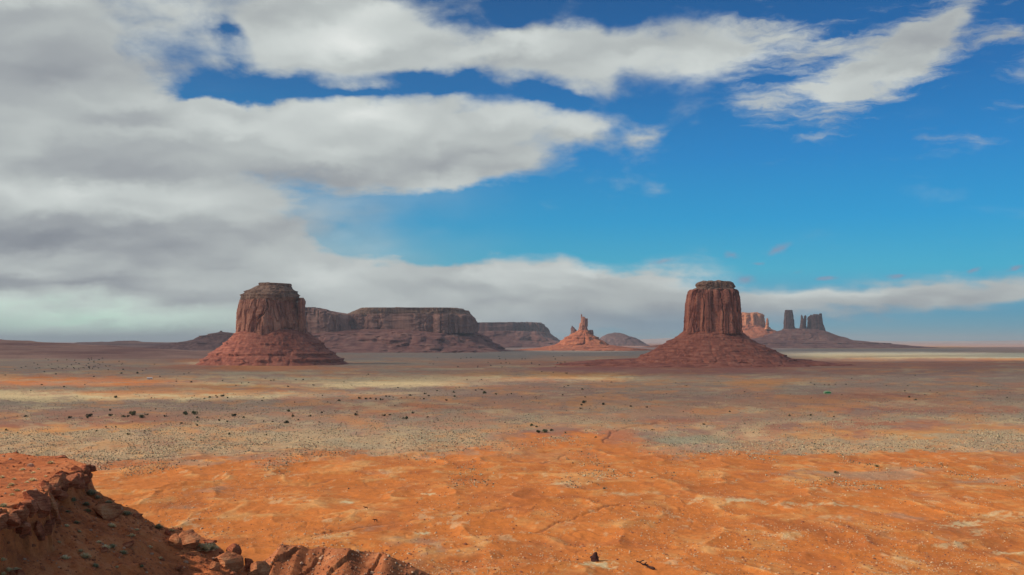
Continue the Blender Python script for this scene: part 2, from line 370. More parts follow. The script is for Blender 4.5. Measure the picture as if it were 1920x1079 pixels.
def dune(X, Y):
    a = R(14); u = X*math.cos(a)+Y*math.sin(a)*.6; v = -X*math.sin(a)*1.0+Y*math.cos(a)
    wx = fbm(X/60, Y/60, seed=31, oc=3)*10; wy = fbm(X/60+9, Y/60, seed=32, oc=3)*12
    r1 = 1-np.abs(vn((u+wx)/34, (v+wy)/30, seed=40)); r2 = 1-np.abs(vn((u+wx)/13, (v+wy)/13, seed=41))
    big = fbm(X/110, Y/110, seed=42, oc=3)
    return r1, r2, big
WASH = [(1128, 850), (1137, 832), (1150, 815), (1172, 806), (1215, 797), (1255, 778), (1290, 760)]
TRACKS = [([(1133,832),(1150,812),(1180,803),(1232,794)],1.5), ([(960,862),(1020,872),(1065,852)],.8), ([(200,950),(330,922),(520,915),(640,900)],.6),
          ([(560,1010),(700,985),(850,972),(960,955)],.7), ([(1010,1000),(1080,975),(1160,950)],.8), ([(230,860),(430,852),(600,845)],.6)]
def polydist(px, py, pts, yk=2.5):
    best = np.full(len(px), 1e9)
    for (x0, y0), (x1, y1) in zip(pts, pts[1:]):
        dx, dy = x1-x0, (y1-y0)*yk
        t = np.clip(((px-x0)*dx+(py-y0)*yk*dy)/(dx*dx+dy*dy), 0, 1)
        best = np.minimum(best, np.hypot(px-x0-t*dx, (py-y0)*yk-t*dy))
    return best
POOL = on_plain(1552, 737.3)
def ground_h(X, Y):
    """ground height relative to the plain"""
    near = 1-sstep(Y, 720, 1100)
    r1, r2, big = dune(X, Y)
    h = near*(r1**2*1.6 + r2**2*.40 + big*1.5 + fbm(X/5, Y/6, seed=50, oc=4, g=.6)*.26)
    h = h - near*.2*np.exp(-(fbm(X/55, Y/70, seed=66, oc=4, g=.6)/.03)**2)
    h = h + (1-near)*(fbm(X/90, Y/120, seed=51, oc=4)*.9 + fbm(X/500, Y/500, seed=52, oc=3)*2.0)*np.clip(Y/1500, .3, 1.0)
    px, py = HX+X/Y*F, HY+H/np.maximum(Y, 1)*F
    dp = np.hypot(X-POOL[0], (Y-POOL[1])*.8); h = h+(0.3-h)*(1-sstep(dp, 110, 240))
    for pts, w in TRACKS:
        sel = (np.abs(py-pts[0][1]) < 80)
        if sel.any():
            dd = polydist(px[sel]+fbm(px[sel]/12, py[sel]/6, seed=77, oc=3)*7, py[sel], pts)
            h[sel] -= .7*w*np.exp(-(dd/3.0)**2)
    return h
def make_ground():
    u = np.concatenate([np.linspace(-1.3, -.62, 24)[:-1], np.arange(-.62, .62, 1.8/F), np.linspace(.62, 1.3, 24)])
    p = np.concatenate([np.arange(462, 8, -.7), 8*np.exp(-np.arange(0, 36)*.045)])
    Yr = np.concatenate([[20, 60, 120, 200, 280, 330], H*F/p])
    U, YY = np.meshgrid(u, Yr); X = (U*YY).ravel(); Y = YY.ravel()
    h = ground_h(X, Y)
    c, s, px, py = soil_at(X, Y)
    near = 1-sstep(Y, 700, 1000)
    r1, r2, big = dune(X, Y)
    # pale wind-blown sand and painted lighting on crests, bright scalds, deeper red hollows
    crest_sand_light = near*sstep(r1*.6+r2*.4+fbm(X/22, Y/30, seed=60, oc=5, g=.6)*.32, .80, 1.08)*.8
    c = lerp(c, np.array((.64,.33,.12)), (crest_sand_light*.85)[:, None])
    sandy = near*sstep(fbm(X/16, Y/24, seed=64, oc=6, g=.68), .05, .6); c = lerp(c, np.array((.60,.27,.085)), (sandy*.6)[:, None])
    lines = near*np.exp(-(fbm(X/55, Y/70, seed=66, oc=4, g=.6)/.022)**2)*sstep(fbm(X/40, Y/40, seed=67, oc=2), -.1, .4); c = lerp(c, np.array((.22,.07,.03)), (lines*.35)[:, None])
    pale = near*sstep(fbm(X/7, Y/16, seed=65, oc=5, g=.65)+.25*(r1-.8), .42, .75); c = lerp(c, np.array((.66,.47,.26)), (pale*.4)[:, None])
    red = near*sstep(fbm(X/30+4, Y/40, seed=61, oc=5, g=.6), .12, .7)
    c = lerp(c, np.array((.40, .112, .030)), (red*.6)[:, None])
    grey = near*sstep(fbm(X/45+24, Y/60, seed=63, oc=5, g=.65), .42, .8)*.5
    c = lerp(c, np.array(BANDS['G']), grey[:, None]); s = np.maximum(s, grey*.8)
    for (cx, cy, rx, ry, a) in [(1120,1062,52,9,.9),(1395,943,60,7,.8),(1545,950,110,4,.7),(1800,985,50,7,.75),(1893,968,60,7,.6),(650,942,14,2.5,.9),(806,928,14,2.5,.9),(790,1001,18,3,.95),(570,944,12,2,.7),(1302,943,22,5,.6),
                                (1062,912,40,5,.6),(1170,930,36,6,.5),(1900,1040,40,7,.7),(1780,1027,40,4,.6),(1475,1012,30,7,.6),(1560,972,60,4,.4),(1835,1000,24,8,.5),(620,1010,30,4,.5)]:
        n = fbm(px/11, py/4, seed=70, oc=5, g=.7)*1.1
        g = sstep(.95-np.hypot((px-cx)/rx, (py-cy)/ry)+n, 0, .9)*a*.85
        c = lerp(c, np.array((.64, .52, .29)), g[:, None])
    def patch(cx, cy, rx, ry, col, a, sc=None):
        nonlocal c, s
        n = fbm(px/60, py/9, seed=71, oc=5, g=.6)*.7
        g = sstep(1.2-np.hypot((px-cx)/rx, (py-cy)/ry)+n, 0, .9)*a
        c = lerp(c, np.array(col), g[:, None])
        if sc is not None: s = lerp(s, sc, g)
    patch(800, 762, 50, 5, (.46,.16,.065), .8, .1); patch(1160, 820, 38, 16, (.44,.15,.065), .8, .1); patch(1270, 790, 80, 8, (.40,.14,.07), .7, .1)
    patch(1280, 828, 90, 14, (.27,.26,.17), .7, 1.); patch(1650, 890, 120, 12, (.33,.25,.17), .55, 1.); patch(1850, 905, 60, 8, (.33,.25,.17), .5, 1.)
    patch(480, 700, 200, 3, (.55,.40,.22), .6); patch(1150, 690, 110, 5, (.30,.085,.055), .9, .1); patch(280, 735, 130, 3, (.52,.19,.06), .7)
    patch(350, 690, 140, 5, (.36,.14,.08), .6); patch(540, 690, 110, 5, (.54,.20,.08), .9, .1); patch(1290, 695, 280, 7, (.33,.12,.085), .8, .1)
    patch(1580, 745, 100, 5, (.40,.17,.09), .6); patch(930, 670, 110, 5, (.17,.165,.145), .5)
    for pts, w in TRACKS:
        dd = polydist(px+fbm(px/12, py/6, seed=77, oc=3)*7, py, pts)
        g = np.exp(-(dd/(3.2*w))**2)*.55*sstep(fbm(px/25, py/25, seed=79), -.4, .2); c = lerp(c, np.array((.20,.07,.04)), g[:, None])
    V = np.stack([X, Y, h-H], -1)
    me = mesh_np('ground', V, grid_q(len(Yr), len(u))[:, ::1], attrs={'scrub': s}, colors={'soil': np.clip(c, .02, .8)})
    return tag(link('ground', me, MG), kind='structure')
ground = make_ground()
def gz(x, y): return float(ground_h(np.array([x]), np.array([y]))[0]) - H

# ------------------------------------------------------------------ buttes and mesas
def ring(name, mat, parent, d, prof, depth, n=2.6, nth=520, nz=160, flute=(0, 1), crack=(0, 1), rough=(0, 1), low=(0, 1), seed=1,
         ledges=(), gully=(0, 1), cap=True, yoff=0.0, toprough=0.0, cz=None):
    """a standing rock body: rows (py, pxl, pxr) at distance d, plan a rounded box; fluted, cracked, with ledges"""
    prof = sorted(prof)                                   # top first
    py = np.array([r[0] for r in prof], float)
    k = d/F
    zt = (HY-py)*k; xl = (np.array([r[1] for r in prof])-HX)*k; xr = (np.array([r[2] for r in prof])-HX)*k
    # rows evenly spaced along the outline
    L = np.concatenate([[0], np.cumsum(np.hypot(np.diff(zt), np.maximum(np.abs(np.diff(xl)), np.abs(np.diff(xr)))*.8))])
    t = np.linspace(0, L[-1], nz)
    z = np.interp(t, L, zt); a0 = np.interp(t, L, xl); a1 = np.interp(t, L, xr)
    th = np.linspace(0, 2*math.pi, nth, endpoint=False)
    # spread the columns evenly over a long, narrow plan
    c, s_ = np.cos(th), np.sin(th)
    cx_, sy_ = np.sign(c)*np.abs(c)**(2/n), np.sign(s_)*np.abs(s_)**(2/n)
    hw = (a1-a0)/2; mid = (a0+a1)/2
    if callable(depth): hd = depth(hw)
    else: hd = hw*depth
    X = mid[:, None]+hw[:, None]*cx_[None]; Y = d+yoff+hd[:, None]*sy_[None]; Z = np.repeat(z[:, None], nth, 1)
    # outward direction in plan
    nx = np.sign(c)*np.abs(c)**(2-2/n); ny = np.sign(s_)*np.abs(s_)**(2-2/n)*(1/max(.3, float(np.mean(hd/np.maximum(hw, 1e-3)))))
    ln = np.hypot(nx, ny)+1e-6; nx, ny = (nx/ln)[None], (ny/ln)[None]
    D = np.zeros_like(X)
    a, w = flute
    if a:
        f = vn(X/w, Y/w, Z/(w*14), seed)+.5*vn(X/w*2.2, Y/w*2.2, Z/(w*16), seed+1)
        D += a*(f*.7)
    a, w = crack
    if a:
        cn = vn(X/w+fbm(X/w, Y/w, Z/w, seed+30, 2)*.25, Y/w, Z/(w*16), seed+2); D -= a*np.clip(1-np.abs(cn)/.13, 0, 1)*(.5+.5*vn(X/w, Y/w, Z/(w*1.5), seed+3))
        cn = vn(X/w*2.7, Y/w*2.7, Z/(w*6), seed+4); D -= a*.4*np.clip(1-np.abs(cn)/.2, 0, 1)
    a, w = low
    if a: D += a*fbm(X/w, Y/w, None, seed+5, 3)
    a, w = rough
    if a: D += a*fbm(X/w, Y/w, Z/w*1.6, seed+6, 4, .6)
    a, w = gully
    if a:
        g = np.abs(vn(X/w, Y/w, None, seed+7)); grow = np.clip((zt[0]-Z)/(zt[0]-zt[-1]+1e-6), 0, 1)
        D -= a*(1-g)**3*grow*1.2; D += a*.5*fbm(X/w*2.3, Y/w*2.3, Z/w, seed+8, 3)
    zadd = np.zeros_like(Z)
    for (lpy, lh, out, wid, thr) in ledges:
        lz = (HY-lpy)*k + fbm(X/(200*k), Y/(200*k), None, seed+9+int(lpy), 2)*lh*.8
        mk = sstep(fbm(X/(22*k), Y/(22*k), None, seed+10+int(lpy), 3, .6), thr, thr+.25)
        up = np.where(Z > lz, np.exp(-(Z-lz)/(wid*k)), 0)
        zadd += lh*k*mk*up; D += out*k*mk*up
    X = X+D*nx; Y = Y+D*ny; Z = Z+zadd
    V = np.stack([X, Y, Z], -1).reshape(-1, 3)
    Q = grid_q(nz, nth, True)
    if cap:   # close the top with shrinking rings that undulate
        m = 14; last = np.stack([X[0], Y[0], Z[0]], -1); cen = last.mean(0); base = len(V); rings = []
        for j in range(1, m+1):
            f = 1-j/m*.985
            r = cen+(last-cen)*f; r[:, 2] = last[:, 2]*f+cen[2]*(1-f)
            r[:, 2] += toprough*fbm(r[:, 0]/(12*k), r[:, 1]/(12*k), None, seed+20, 4, .6)
            rings.append(r)
        V = np.concatenate([V]+rings)
        q = grid_q(m, nth, True)+base
        i = np.arange(nth); i2 = (i+1) % nth
        Q = np.concatenate([Q, q[:, ::-1]*1, np.stack([i2, i, base+i, base+i2], -1)])
        # keep winding uniform
        Q[-nth-len(q):-nth] = (grid_q(m, nth, True)+base)[:, ::-1]
    me = mesh_np(name, V, Q); 
    return link(name, me, mat, parent)
def root(name, loc, label, cat, group=None):
    o = bpy.data.objects.new(name, None); C.objects.link(o); o.empty_display_size = 5
    tag(o, label, cat, group); return o
def at_root(o, loc):
    """move the empty to the thing's base while its parts stay where they were built"""
    o.location = loc
    for c in o.children: c.location = -Vector(loc)

# left butte
b = root('sandstone_butte', None, 'broad brown butte with stepped domed cap standing left, orange light at its foot', 'butte')
D1 = 3850
ring('tower', M_TOWER_L, b, D1, [(560,459,549),(563,450,556),(568,448,558),(585,444,561),(600,443,566),(628,441,574),(640,439,579)], 1.0, 1.55, 760, 200,
     flute=(9, 30), crack=(24, 34), rough=(1.8, 9), low=(8, 90), seed=3, toprough=2)
ring('cap_rock', M_CAP, b, D1, [(536,485,542),(541,476,547),(546,465,553),(548,463,557),(551,460,558),(553,455,560),(559,453,562),(562,452,560),(566,456,556)], .95, 1.7, 560, 90, rough=(5, 16), flute=(4, 25), low=(6, 60), seed=14,
     ledges=((549,2.2,2,2,-.3),(556,2.4,2.5,2,-.5)), toprough=3)
ring('summit_slab', M_CAP, b, D1, [(530.5,487,509),(532.5,486,545),(535.5,486,546),(538,488,545)], .8, 2.2, 300, 30, rough=(4, 10), flute=(3, 12), seed=17, toprough=2)
ring('side_pillar', M_TOWER_L, b, D1, [(559,563,570),(562,561,573),(567,560,574),(575,560,573),(600,560,574),(632,560,578)], 1.6, 2.4, 160, 90, rough=(1.5, 8), flute=(3, 12), crack=(5, 12), seed=21, yoff=-12, toprough=2)
ring('talus', M_TALUS, b, D1, [(618,458,564),(626,441,581),(640,429,598),(655,410,614),(668,394,630),(677,383,642),(684,372,656),(692,340,700)], .95, 2.2, 900, 230,
     rough=(1.3, 12), gully=(9, 44), low=(6, 110), seed=24,
     ledges=((646,3.2,2,4,.0),(655,1.2,1,3,.25),(665,3.0,2.5,4,-.3),(676,4.4,3.5,4,-.25)), cap=True)
at_root(b, (P(510, 640, D1).x, D1, -H))

# right butte
b = root('sandstone_butte', None, 'dark red flat-capped butte on a wide cone of talus, right of centre', 'butte')
D2 = 3620
ring('tower', M_TOWER_R, b, D2, [(544,1293,1378),(547,1291,1381),(552,1289,1383),(560,1288,1385),(575,1286,1386),(590,1285,1387),(610,1283,1388),(626,1281,1391)], .85, 3.6, 700, 220,
     flute=(8, 26), crack=(22, 32), rough=(1.6, 8), low=(7, 80), seed=43, toprough=2)
ring('cap_rock', M_CAP, b, D2, [(528.5,1312,1368),(531,1308,1373),(535,1306,1375),(539,1308,1376),(541.5,1304,1374),(544,1300,1379),(548,1296,1381)], .8, 3.2, 560, 70, rough=(5.5, 11), flute=(4, 16), crack=(4, 14), seed=46, toprough=5)
ring('talus', M_TALUS, b, D2, [(606,1324,1345),(613,1314,1354),(618,1290,1378),(624,1278,1392),(632,1268,1402),(645,1244,1424),(655,1228,1444),(664,1210,1460),(672,1196,1478),(680,1178,1500),(687,1120,1530),(694,1050,1580)], .8, 2.1, 1000, 240,
     rough=(1.3, 11), gully=(9, 40), low=(5, 100), seed=49,
     ledges=((628,1.0,.8,2,.15),(634,1.3,1,3,.1),(641,1.6,1,3,.05),(650,1.8,1.2,3,.1),(659,2.0,1.4,3,.05),(668,2.0,1.5,3,.15),(676,1.6,1.5,3,.15)))
ring('apron', M_TALUS, b, D2+60, [(669,1225,1440),(672,1190,1480),(675,1130,1510),(679,1075,1545),(684,1035,1590),(690,1005,1640)], .36, 2.1, 700, 70, rough=(4, 30), gully=(14, 90), low=(14, 160), seed=55,
     ledges=((676,1.0,2,2,.0),(680,1.0,2,2,.0),(684,1.0,2,2,.0)), toprough=4)
at_root(b, (P(1336, 640, D2).x, D2, -H))

# long mesa
b = root('long_mesa', None, 'long flat-topped purple brown mesa running right from behind the left butte', 'mesa')
D3 = 8900
ring('cliff', M_MESA, b, D3, [(592,655,878),(596,650,884),(605,648,885),(620,648,886),(626,646,888)], lambda hw: hw*0+560, 5, 1100, 90,
     flute=(34, 100), crack=(40, 130), rough=(10, 50), low=(110, 700), seed=60, toprough=5)
ring('cap_rock', M_CAP, b, D3, [(580.5,676,872),(583,671,876),(587,664,878),(591,657,883),(594,652,885)], lambda hw: hw*0+540, 5, 900, 36, rough=(14, 60), flute=(14, 90), low=(100, 700), seed=65, toprough=6)
ring('left_shoulder', M_MESA, b, D3, [(581,594,612),(584,580,622),(589,560,648),(594,556,668),(610,555,672),(630,553,676)], lambda hw: hw*0+430, 4, 600, 90, flute=(34, 90), crack=(40, 110), rough=(10, 50), low=(80, 500), seed=68, yoff=-240, toprough=5)
ring('talus', M_MESA_T, b, D3, [(616,650,884),(625,560,890),(632,520,905),(642,500,916),(652,480,932),(660,440,960)], lambda hw: 480+np.maximum(hw-560, 0)*1.1, 3.2, 1300, 150, rough=(14, 70), gully=(80, 230), low=(60, 400), seed=71,
     ledges=((640,2.0,3,3,.1),(630,1.5,2,3,.3),(648,1.2,3,3,.3)))
at_root(b, (P(760, 640, D3).x, D3, -H))

b = root('far_mesa', None, 'lower blue grey mesa farther off, between the long mesa and the thin spire', 'mesa')
D4 = 15500
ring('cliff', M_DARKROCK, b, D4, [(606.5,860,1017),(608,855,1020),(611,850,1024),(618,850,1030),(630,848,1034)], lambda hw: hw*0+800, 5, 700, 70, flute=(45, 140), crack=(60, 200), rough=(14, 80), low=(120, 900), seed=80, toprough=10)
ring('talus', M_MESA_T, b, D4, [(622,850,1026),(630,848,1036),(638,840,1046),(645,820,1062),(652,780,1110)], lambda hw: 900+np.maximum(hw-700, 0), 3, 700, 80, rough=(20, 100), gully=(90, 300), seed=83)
at_root(b, (P(950, 640, D4).x, D4, -H))

# spire on its cone
b = root('rock_spire', None, 'jagged upright spire on an orange talus cone near the middle of the skyline', 'rock spire')
D5 = 9800
ring('spire', M_TOWER_L, b, D5, [(594,1092,1095),(597,1091,1098),(600,1090,1100.5),(604,1089.5,1101.5),(607,1087,1101.5),(612,1086,1101.5),(618,1085,1101.5),(624,1084,1102)], .8, 2.6, 260, 110, flute=(9, 30), crack=(8, 34), rough=(5, 20), seed=90, toprough=4)
ring('peak', M_TOWER_L, b, D5, [(589.5,1089.6,1090.6),(592,1089.2,1091.8),(600,1089,1092.5),(606,1089,1093)], 1, 2.2, 60, 40, rough=(3, 14), seed=91)
ring('shoulder_tooth', M_TOWER_L, b, D5, [(597,1100,1101.5),(598.5,1098,1102),(604,1097.6,1102),(612,1097,1102)], 1, 2.4, 80, 30, rough=(3, 14), seed=97)
ring('side_pinnacle', M_DARKROCK, b, D5, [(610.5,1072.8,1073.8),(613,1071.6,1075.5),(616,1071.2,1078.5),(619,1071,1081),(627,1070.8,1084)], .9, 2.2, 160, 60, rough=(5, 18), flute=(4, 20), seed=92, yoff=60)
ring('low_ledge', M_DARKROCK, b, D5, [(619,1105,1111.5),(621,1104,1112),(627,1104,1113.5)], .9, 4, 120, 30, rough=(3, 14), seed=93)
ring('talus', M_FART, b, D5, [(616,1097,1100),(620,1086,1104),(626,1073,1110),(632,1063,1117),(637,1056,1125),(642,1050,1134),(647,1040,1146),(652,1010,1180),(657,960,1240)], .9, 2.1, 700, 140, rough=(11, 60), gully=(34, 130), seed=94,
     ledges=((629,1.2,1.6,3,-.1),(635,1.6,2,3,.0),(641,1.2,2,3,.1)))
at_root(b, (P(1094, 640, D5).x, D5, -H))

b = root('low_butte', None, 'low dark rounded butte on the horizon, between the spire and the right-hand butte', 'butte')
D6 = 19000
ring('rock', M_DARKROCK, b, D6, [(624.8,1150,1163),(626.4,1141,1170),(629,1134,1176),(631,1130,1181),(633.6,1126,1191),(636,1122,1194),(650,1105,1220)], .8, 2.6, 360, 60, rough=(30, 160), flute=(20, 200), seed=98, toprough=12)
at_root(b, (P(1156, 640, D6).x, D6, -H))

# sunlit butte behind the right-hand one
b = root('sunlit_butte', None, 'sunlit orange butte far off, peeping out right of the dark red butte', 'butte')
D7 = 14500
ring('tower', M_FARROCK, b, D7, [(587,1394,1420),(588.5,1385,1426),(591,1378,1429),(600,1376,1430.5),(612,1374,1431)], .8, 3.2, 420, 90, flute=(40, 95), crack=(55, 120), rough=(10, 50), low=(20, 200), seed=101, toprough=14)
ring('talus', M_FART, b, D7, [(610,1372,1432),(613,1366,1438),(618,1355,1446),(624,1340,1460),(632,1310,1480),(645,1250,1540),(652,1200,1600)], .8, 2.3, 520, 90, rough=(16, 80), gully=(60, 200), seed=104)
at_root(b, (P(1404, 640, D7).x, D7, -H))
b = root('rock_needle', None, 'thin sunlit rock needle just right of the far orange butte', 'rock spire')
ring('needle', M_FARROCK, b, D7-260, [(596.5,1438,1439),(600,1437,1440.4),(606,1436.4,1441),(613,1435.5,1441.4),(618,1434,1442)], 1, 2.3, 120, 60, rough=(8, 40), flute=(6, 30), seed=107)
at_root(b, (P(1439, 640, D7-260).x, D7-260, -H))

# dark castle group on the right
D8 = 13200
ridge = root('talus_ridge', None, 'long low purple talus ridge carrying the dark towers on the right horizon', 'ridge')
ring('slope', M_MESA_T, ridge, D8, [(616,1478,1494),(619,1466,1535),(623,1452,1552),(628,1440,1566),(633,1424,1582),(638,1400,1598),(642,1375,1635),(646,1335,1680),(650,1300,1730),(654,1260,1780)], .42, 2.2, 900, 110, rough=(13, 70), gully=(36, 180), low=(10, 300), seed=110,
     ledges=((619,1.5,1.5,2,-.4),(630,1.0,1.5,2,.1),(645,1.2,3,2,-.1)))
at_root(ridge, (P(1520, 640, D8).x, D8, -H))
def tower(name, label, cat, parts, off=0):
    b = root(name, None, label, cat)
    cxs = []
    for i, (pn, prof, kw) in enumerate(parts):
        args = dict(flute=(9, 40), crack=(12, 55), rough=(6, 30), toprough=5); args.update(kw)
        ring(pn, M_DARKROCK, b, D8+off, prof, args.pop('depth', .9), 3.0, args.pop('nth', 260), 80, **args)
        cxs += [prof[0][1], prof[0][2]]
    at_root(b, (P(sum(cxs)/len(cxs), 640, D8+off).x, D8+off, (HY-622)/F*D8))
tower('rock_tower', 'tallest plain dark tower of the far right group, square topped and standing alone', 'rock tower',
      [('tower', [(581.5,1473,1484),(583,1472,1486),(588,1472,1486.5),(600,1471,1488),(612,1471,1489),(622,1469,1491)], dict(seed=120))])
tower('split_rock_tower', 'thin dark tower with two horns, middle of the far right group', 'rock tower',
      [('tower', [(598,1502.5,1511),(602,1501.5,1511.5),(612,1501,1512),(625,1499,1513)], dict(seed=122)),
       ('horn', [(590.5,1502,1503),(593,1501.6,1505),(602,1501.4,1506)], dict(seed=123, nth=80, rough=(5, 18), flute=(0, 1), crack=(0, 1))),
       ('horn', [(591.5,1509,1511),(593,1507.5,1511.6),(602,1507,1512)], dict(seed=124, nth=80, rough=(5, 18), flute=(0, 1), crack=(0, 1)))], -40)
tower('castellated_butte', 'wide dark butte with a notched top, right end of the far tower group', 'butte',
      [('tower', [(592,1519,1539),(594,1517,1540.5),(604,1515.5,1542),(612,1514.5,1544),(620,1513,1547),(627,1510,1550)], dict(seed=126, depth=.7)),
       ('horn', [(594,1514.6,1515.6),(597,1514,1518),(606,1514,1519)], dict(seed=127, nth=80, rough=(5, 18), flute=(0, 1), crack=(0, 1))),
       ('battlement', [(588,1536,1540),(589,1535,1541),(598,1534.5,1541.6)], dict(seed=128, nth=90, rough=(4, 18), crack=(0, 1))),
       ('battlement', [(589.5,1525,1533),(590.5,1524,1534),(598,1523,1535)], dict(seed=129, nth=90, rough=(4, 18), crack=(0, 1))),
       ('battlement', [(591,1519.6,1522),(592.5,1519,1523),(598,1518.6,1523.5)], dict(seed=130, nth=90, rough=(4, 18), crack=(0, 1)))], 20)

# stepped ridge behind the left butte
b = root('stepped_ridge', None, 'dark stepped ridge with a knob, rising behind the left butte from the left', 'ridge')
D9 = 7600
ring('ridge', M_DARKROCK, b, D9, [(622.5,412,416),(624,408,430),(626,398,444),(628.5,390,470),(631,382,490),(632,374,510),(637,368,535),(640,352,540),(648,300,550),(656,240,560)], .5, 2.6, 700, 90, rough=(9, 45), flute=(9, 90), crack=(8, 120), seed=140,
     ledges=((632,1.8,2,2,-.4),(628,1.2,2,2,-.4),(644,1.0,2,2,.1)), toprough=5)
ring('knob', M_DARKROCK, b, D9, [(620.5,413.5,415.5),(622.5,412,417),(625,410,420)], 1, 2.3, 80, 24, rough=(4, 14), seed=143)
ring('knob', M_DARKROCK, b, D9, [(634,370,371.6),(636,369.6,372.4),(641,369,373)], 1, 2.3, 60, 24, rough=(3, 10), seed=144)
at_root(b, (P(420, 640, D9).x, D9, -H))

# ------------------------------------------------------------------ hills (setting)
def patch_mesh(name, mat, x0, x1, y0, y1, nx, ny, hf, kind='structure', colf=None):
    X, Y = np.meshgrid(np.linspace(x0, x1, nx), np.linspace(y0, y1, ny)); X = X.ravel(); Y = Y.ravel()
    Z = hf(X, Y)
    cols = {'soil': colf(X, Y, Z)} if colf else None
    me = mesh_np(name, np.stack([X, Y, Z], -1), grid_q(ny, nx), colors=cols, attrs={'scrub': np.full(len(X), .5)} if colf else None)
    return tag(link(name, me, mat), kind=kind)
def hill_h(cy, w, skyline, amp, seed):
    xs = [s[0] for s in skyline]; ps = [s[1] for s in skyline]
    def f(X, Y):
        px = HX+X/Y*F
        top = (HY-np.interp(px, xs, ps))/F*cy + H
        t = np.clip(1-np.abs(Y-cy)/w, 0, 1); t = sstep(t, 0, 1)
        h = top*t + amp*t*fbm(X/(w*.35), Y/(w*.35), seed=seed, oc=5, g=.58)*1.2
        tr = 16.0; q = h/tr; h2 = (np.floor(q)+sstep(q-np.floor(q), .55, .95))*tr
        return -H-2+h*.5+h2*.5
    return f
def hillcol(a, b_, seed):
    def f(X, Y, Z):
        t = np.clip(.5+fbm(X/500, Y/500, Z/14, seed, 5, .6)*.9, 0, 1)[:, None]
        return np.array(a)*(1-t)+np.array(b_)*t
    return f
patch_mesh('left_hills', MG, -4300, -500, 4700, 8200, 520, 300, hill_h(6500, 1700, [(-300,630),(0,635),(60,640),(110,643),(200,647),(300,652),(400,662),(520,670)], 9, 150), colf=hillcol((.20,.08,.06), (.42,.22,.15), 151))
patch_mesh('far_left_hills', MG, -7500, -1800, 8300, 11500, 520, 220, hill_h(9900, 1500, [(-300,640),(120,644),(190,642),(215,641),(250,640),(310,643),(400,642),(470,642),(540,654),(590,668)], 10, 153), colf=hillcol((.13,.07,.07), (.30,.16,.12), 154))
patch_mesh('far_plateau', MG, -9000, 40000, 36000, 62000, 700, 90, hill_h(50000, 9000, [(500,641.5),(900,640.5),(1130,640),(1200,636.5),(1260,634),(1300,635),(1500,637),(1640,640),(1720,640.5),(1900,638.5),(2300,638)], 14, 156), colf=hillcol((.40,.24,.20), (.62,.42,.35), 157))


# ------------------------------------------------------------------ near slope and spur
def mat_soilrock(name, a, b_, c_, sc=1.0, bd=.12, bed=0):
    m, t, b = newmat(name); p = pos(t)
    n = t.noise(p, 1.1*sc, 8, .68); g = t.noise(p, .18*sc, 4, .6); s = t.noise(p, 9*sc, 3, .7)
    f = t.m('ADD', t.m('ADD', t.m('MULTIPLY', n, .5), t.m('MULTIPLY', g, .5)), t.m('MULTIPLY', s, .3))
    if bed:
        l = t.noise(t.mapping(p, rot=(.12, .08, 0), scale=(.5, .5, 6)), 1.4, 4, .6); f = t.m('ADD', f, t.m('MULTIPLY', t.m('SUBTRACT', l, .5), bed)); n = t.m('ADD', n, t.m('MULTIPLY', l, 1.2))
    f = t.m('ADD', t.m('MULTIPLY', t.m('SUBTRACT', f, .65), 2.6), .5)
    t.put(b.inputs['Base Color'], t.ramp(f, [(0, a), (.5, b_), (1, c_)]))
    bump(t, b, t.m('ADD', n, t.m('MULTIPLY', s, .35)), bd, 1.0)
    return m
M_SLOPE = mat_soilrock('red_slope_soil', (.24,.065,.028), (.55,.155,.050), (.66,.26,.11), 1.0, .22)
M_SPUR = mat_soilrock('spur_soil', (.16,.045,.020), (.40,.125,.048), (.56,.24,.11), 1.2, .14)
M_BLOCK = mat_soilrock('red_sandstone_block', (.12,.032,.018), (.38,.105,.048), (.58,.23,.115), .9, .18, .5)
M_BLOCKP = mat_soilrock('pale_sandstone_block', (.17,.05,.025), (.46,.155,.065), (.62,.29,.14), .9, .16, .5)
RIM_Y = [40, 60, 66, 72, 75, 80, 89, 94, 98, 101, 104, 125]
RIM_X = [-33, -33.8, -34.2, -34.5, -35.4, -37.2, -38.6, -40.5, -43.5, -50, -70, -90]
def near_h(X, Y):
    rim = np.interp(Y + fbm(X/3, Y/3, seed=200, oc=2)*.8, RIM_Y, RIM_X) + fbm(X/3.5, Y/2.2, seed=201, oc=3)*.35 + _h(np.floor(Y/1.35+.3*np.sin(Y)), np.zeros_like(Y), np.zeros_like(Y), 7)*.38
    top = -11.55 + fbm(X/6, Y/6, seed=202, oc=4)*.14 + (X+45)*.004
    base = np.minimum(-13.1 - .45*(X+38.3), -12.2)
    # rills and lumps down the slope
    rill = (1-np.abs(vn((Y+X*.25)/2.6+fbm(X/4, Y/4, seed=203, oc=2)*.5, X/9, seed=204)))**2
    base = base - .35*rill + fbm(X/4, Y/4, seed=205, oc=5, g=.58)*.55
    t = sstep(X-rim, -.35, .25)
    z = top*(1-t)+base*t
    # behind the crest the hill drops to the plain
    yc = np.interp(X, [-90, -60, -50, -44, -40, -38, -30, -24, -18, -10], [104, 103.5, 101, 97.5, 92.5, 89.5, 88.7, 88, 88, 88]) + fbm(X/2.2, X*0, seed=206, oc=3)*.7
    over = np.maximum(Y-yc, 0)
    z = z - over*.95 - np.minimum(over, 1)*.2 + fbm(X/1.0, Y/1.0, seed=207, oc=4, g=.6)*.07
    return np.maximum(z, -H-3)
patch_mesh('near_slope', M_SLOPE, -72, -8, 44, 112, 640, 680, near_h)
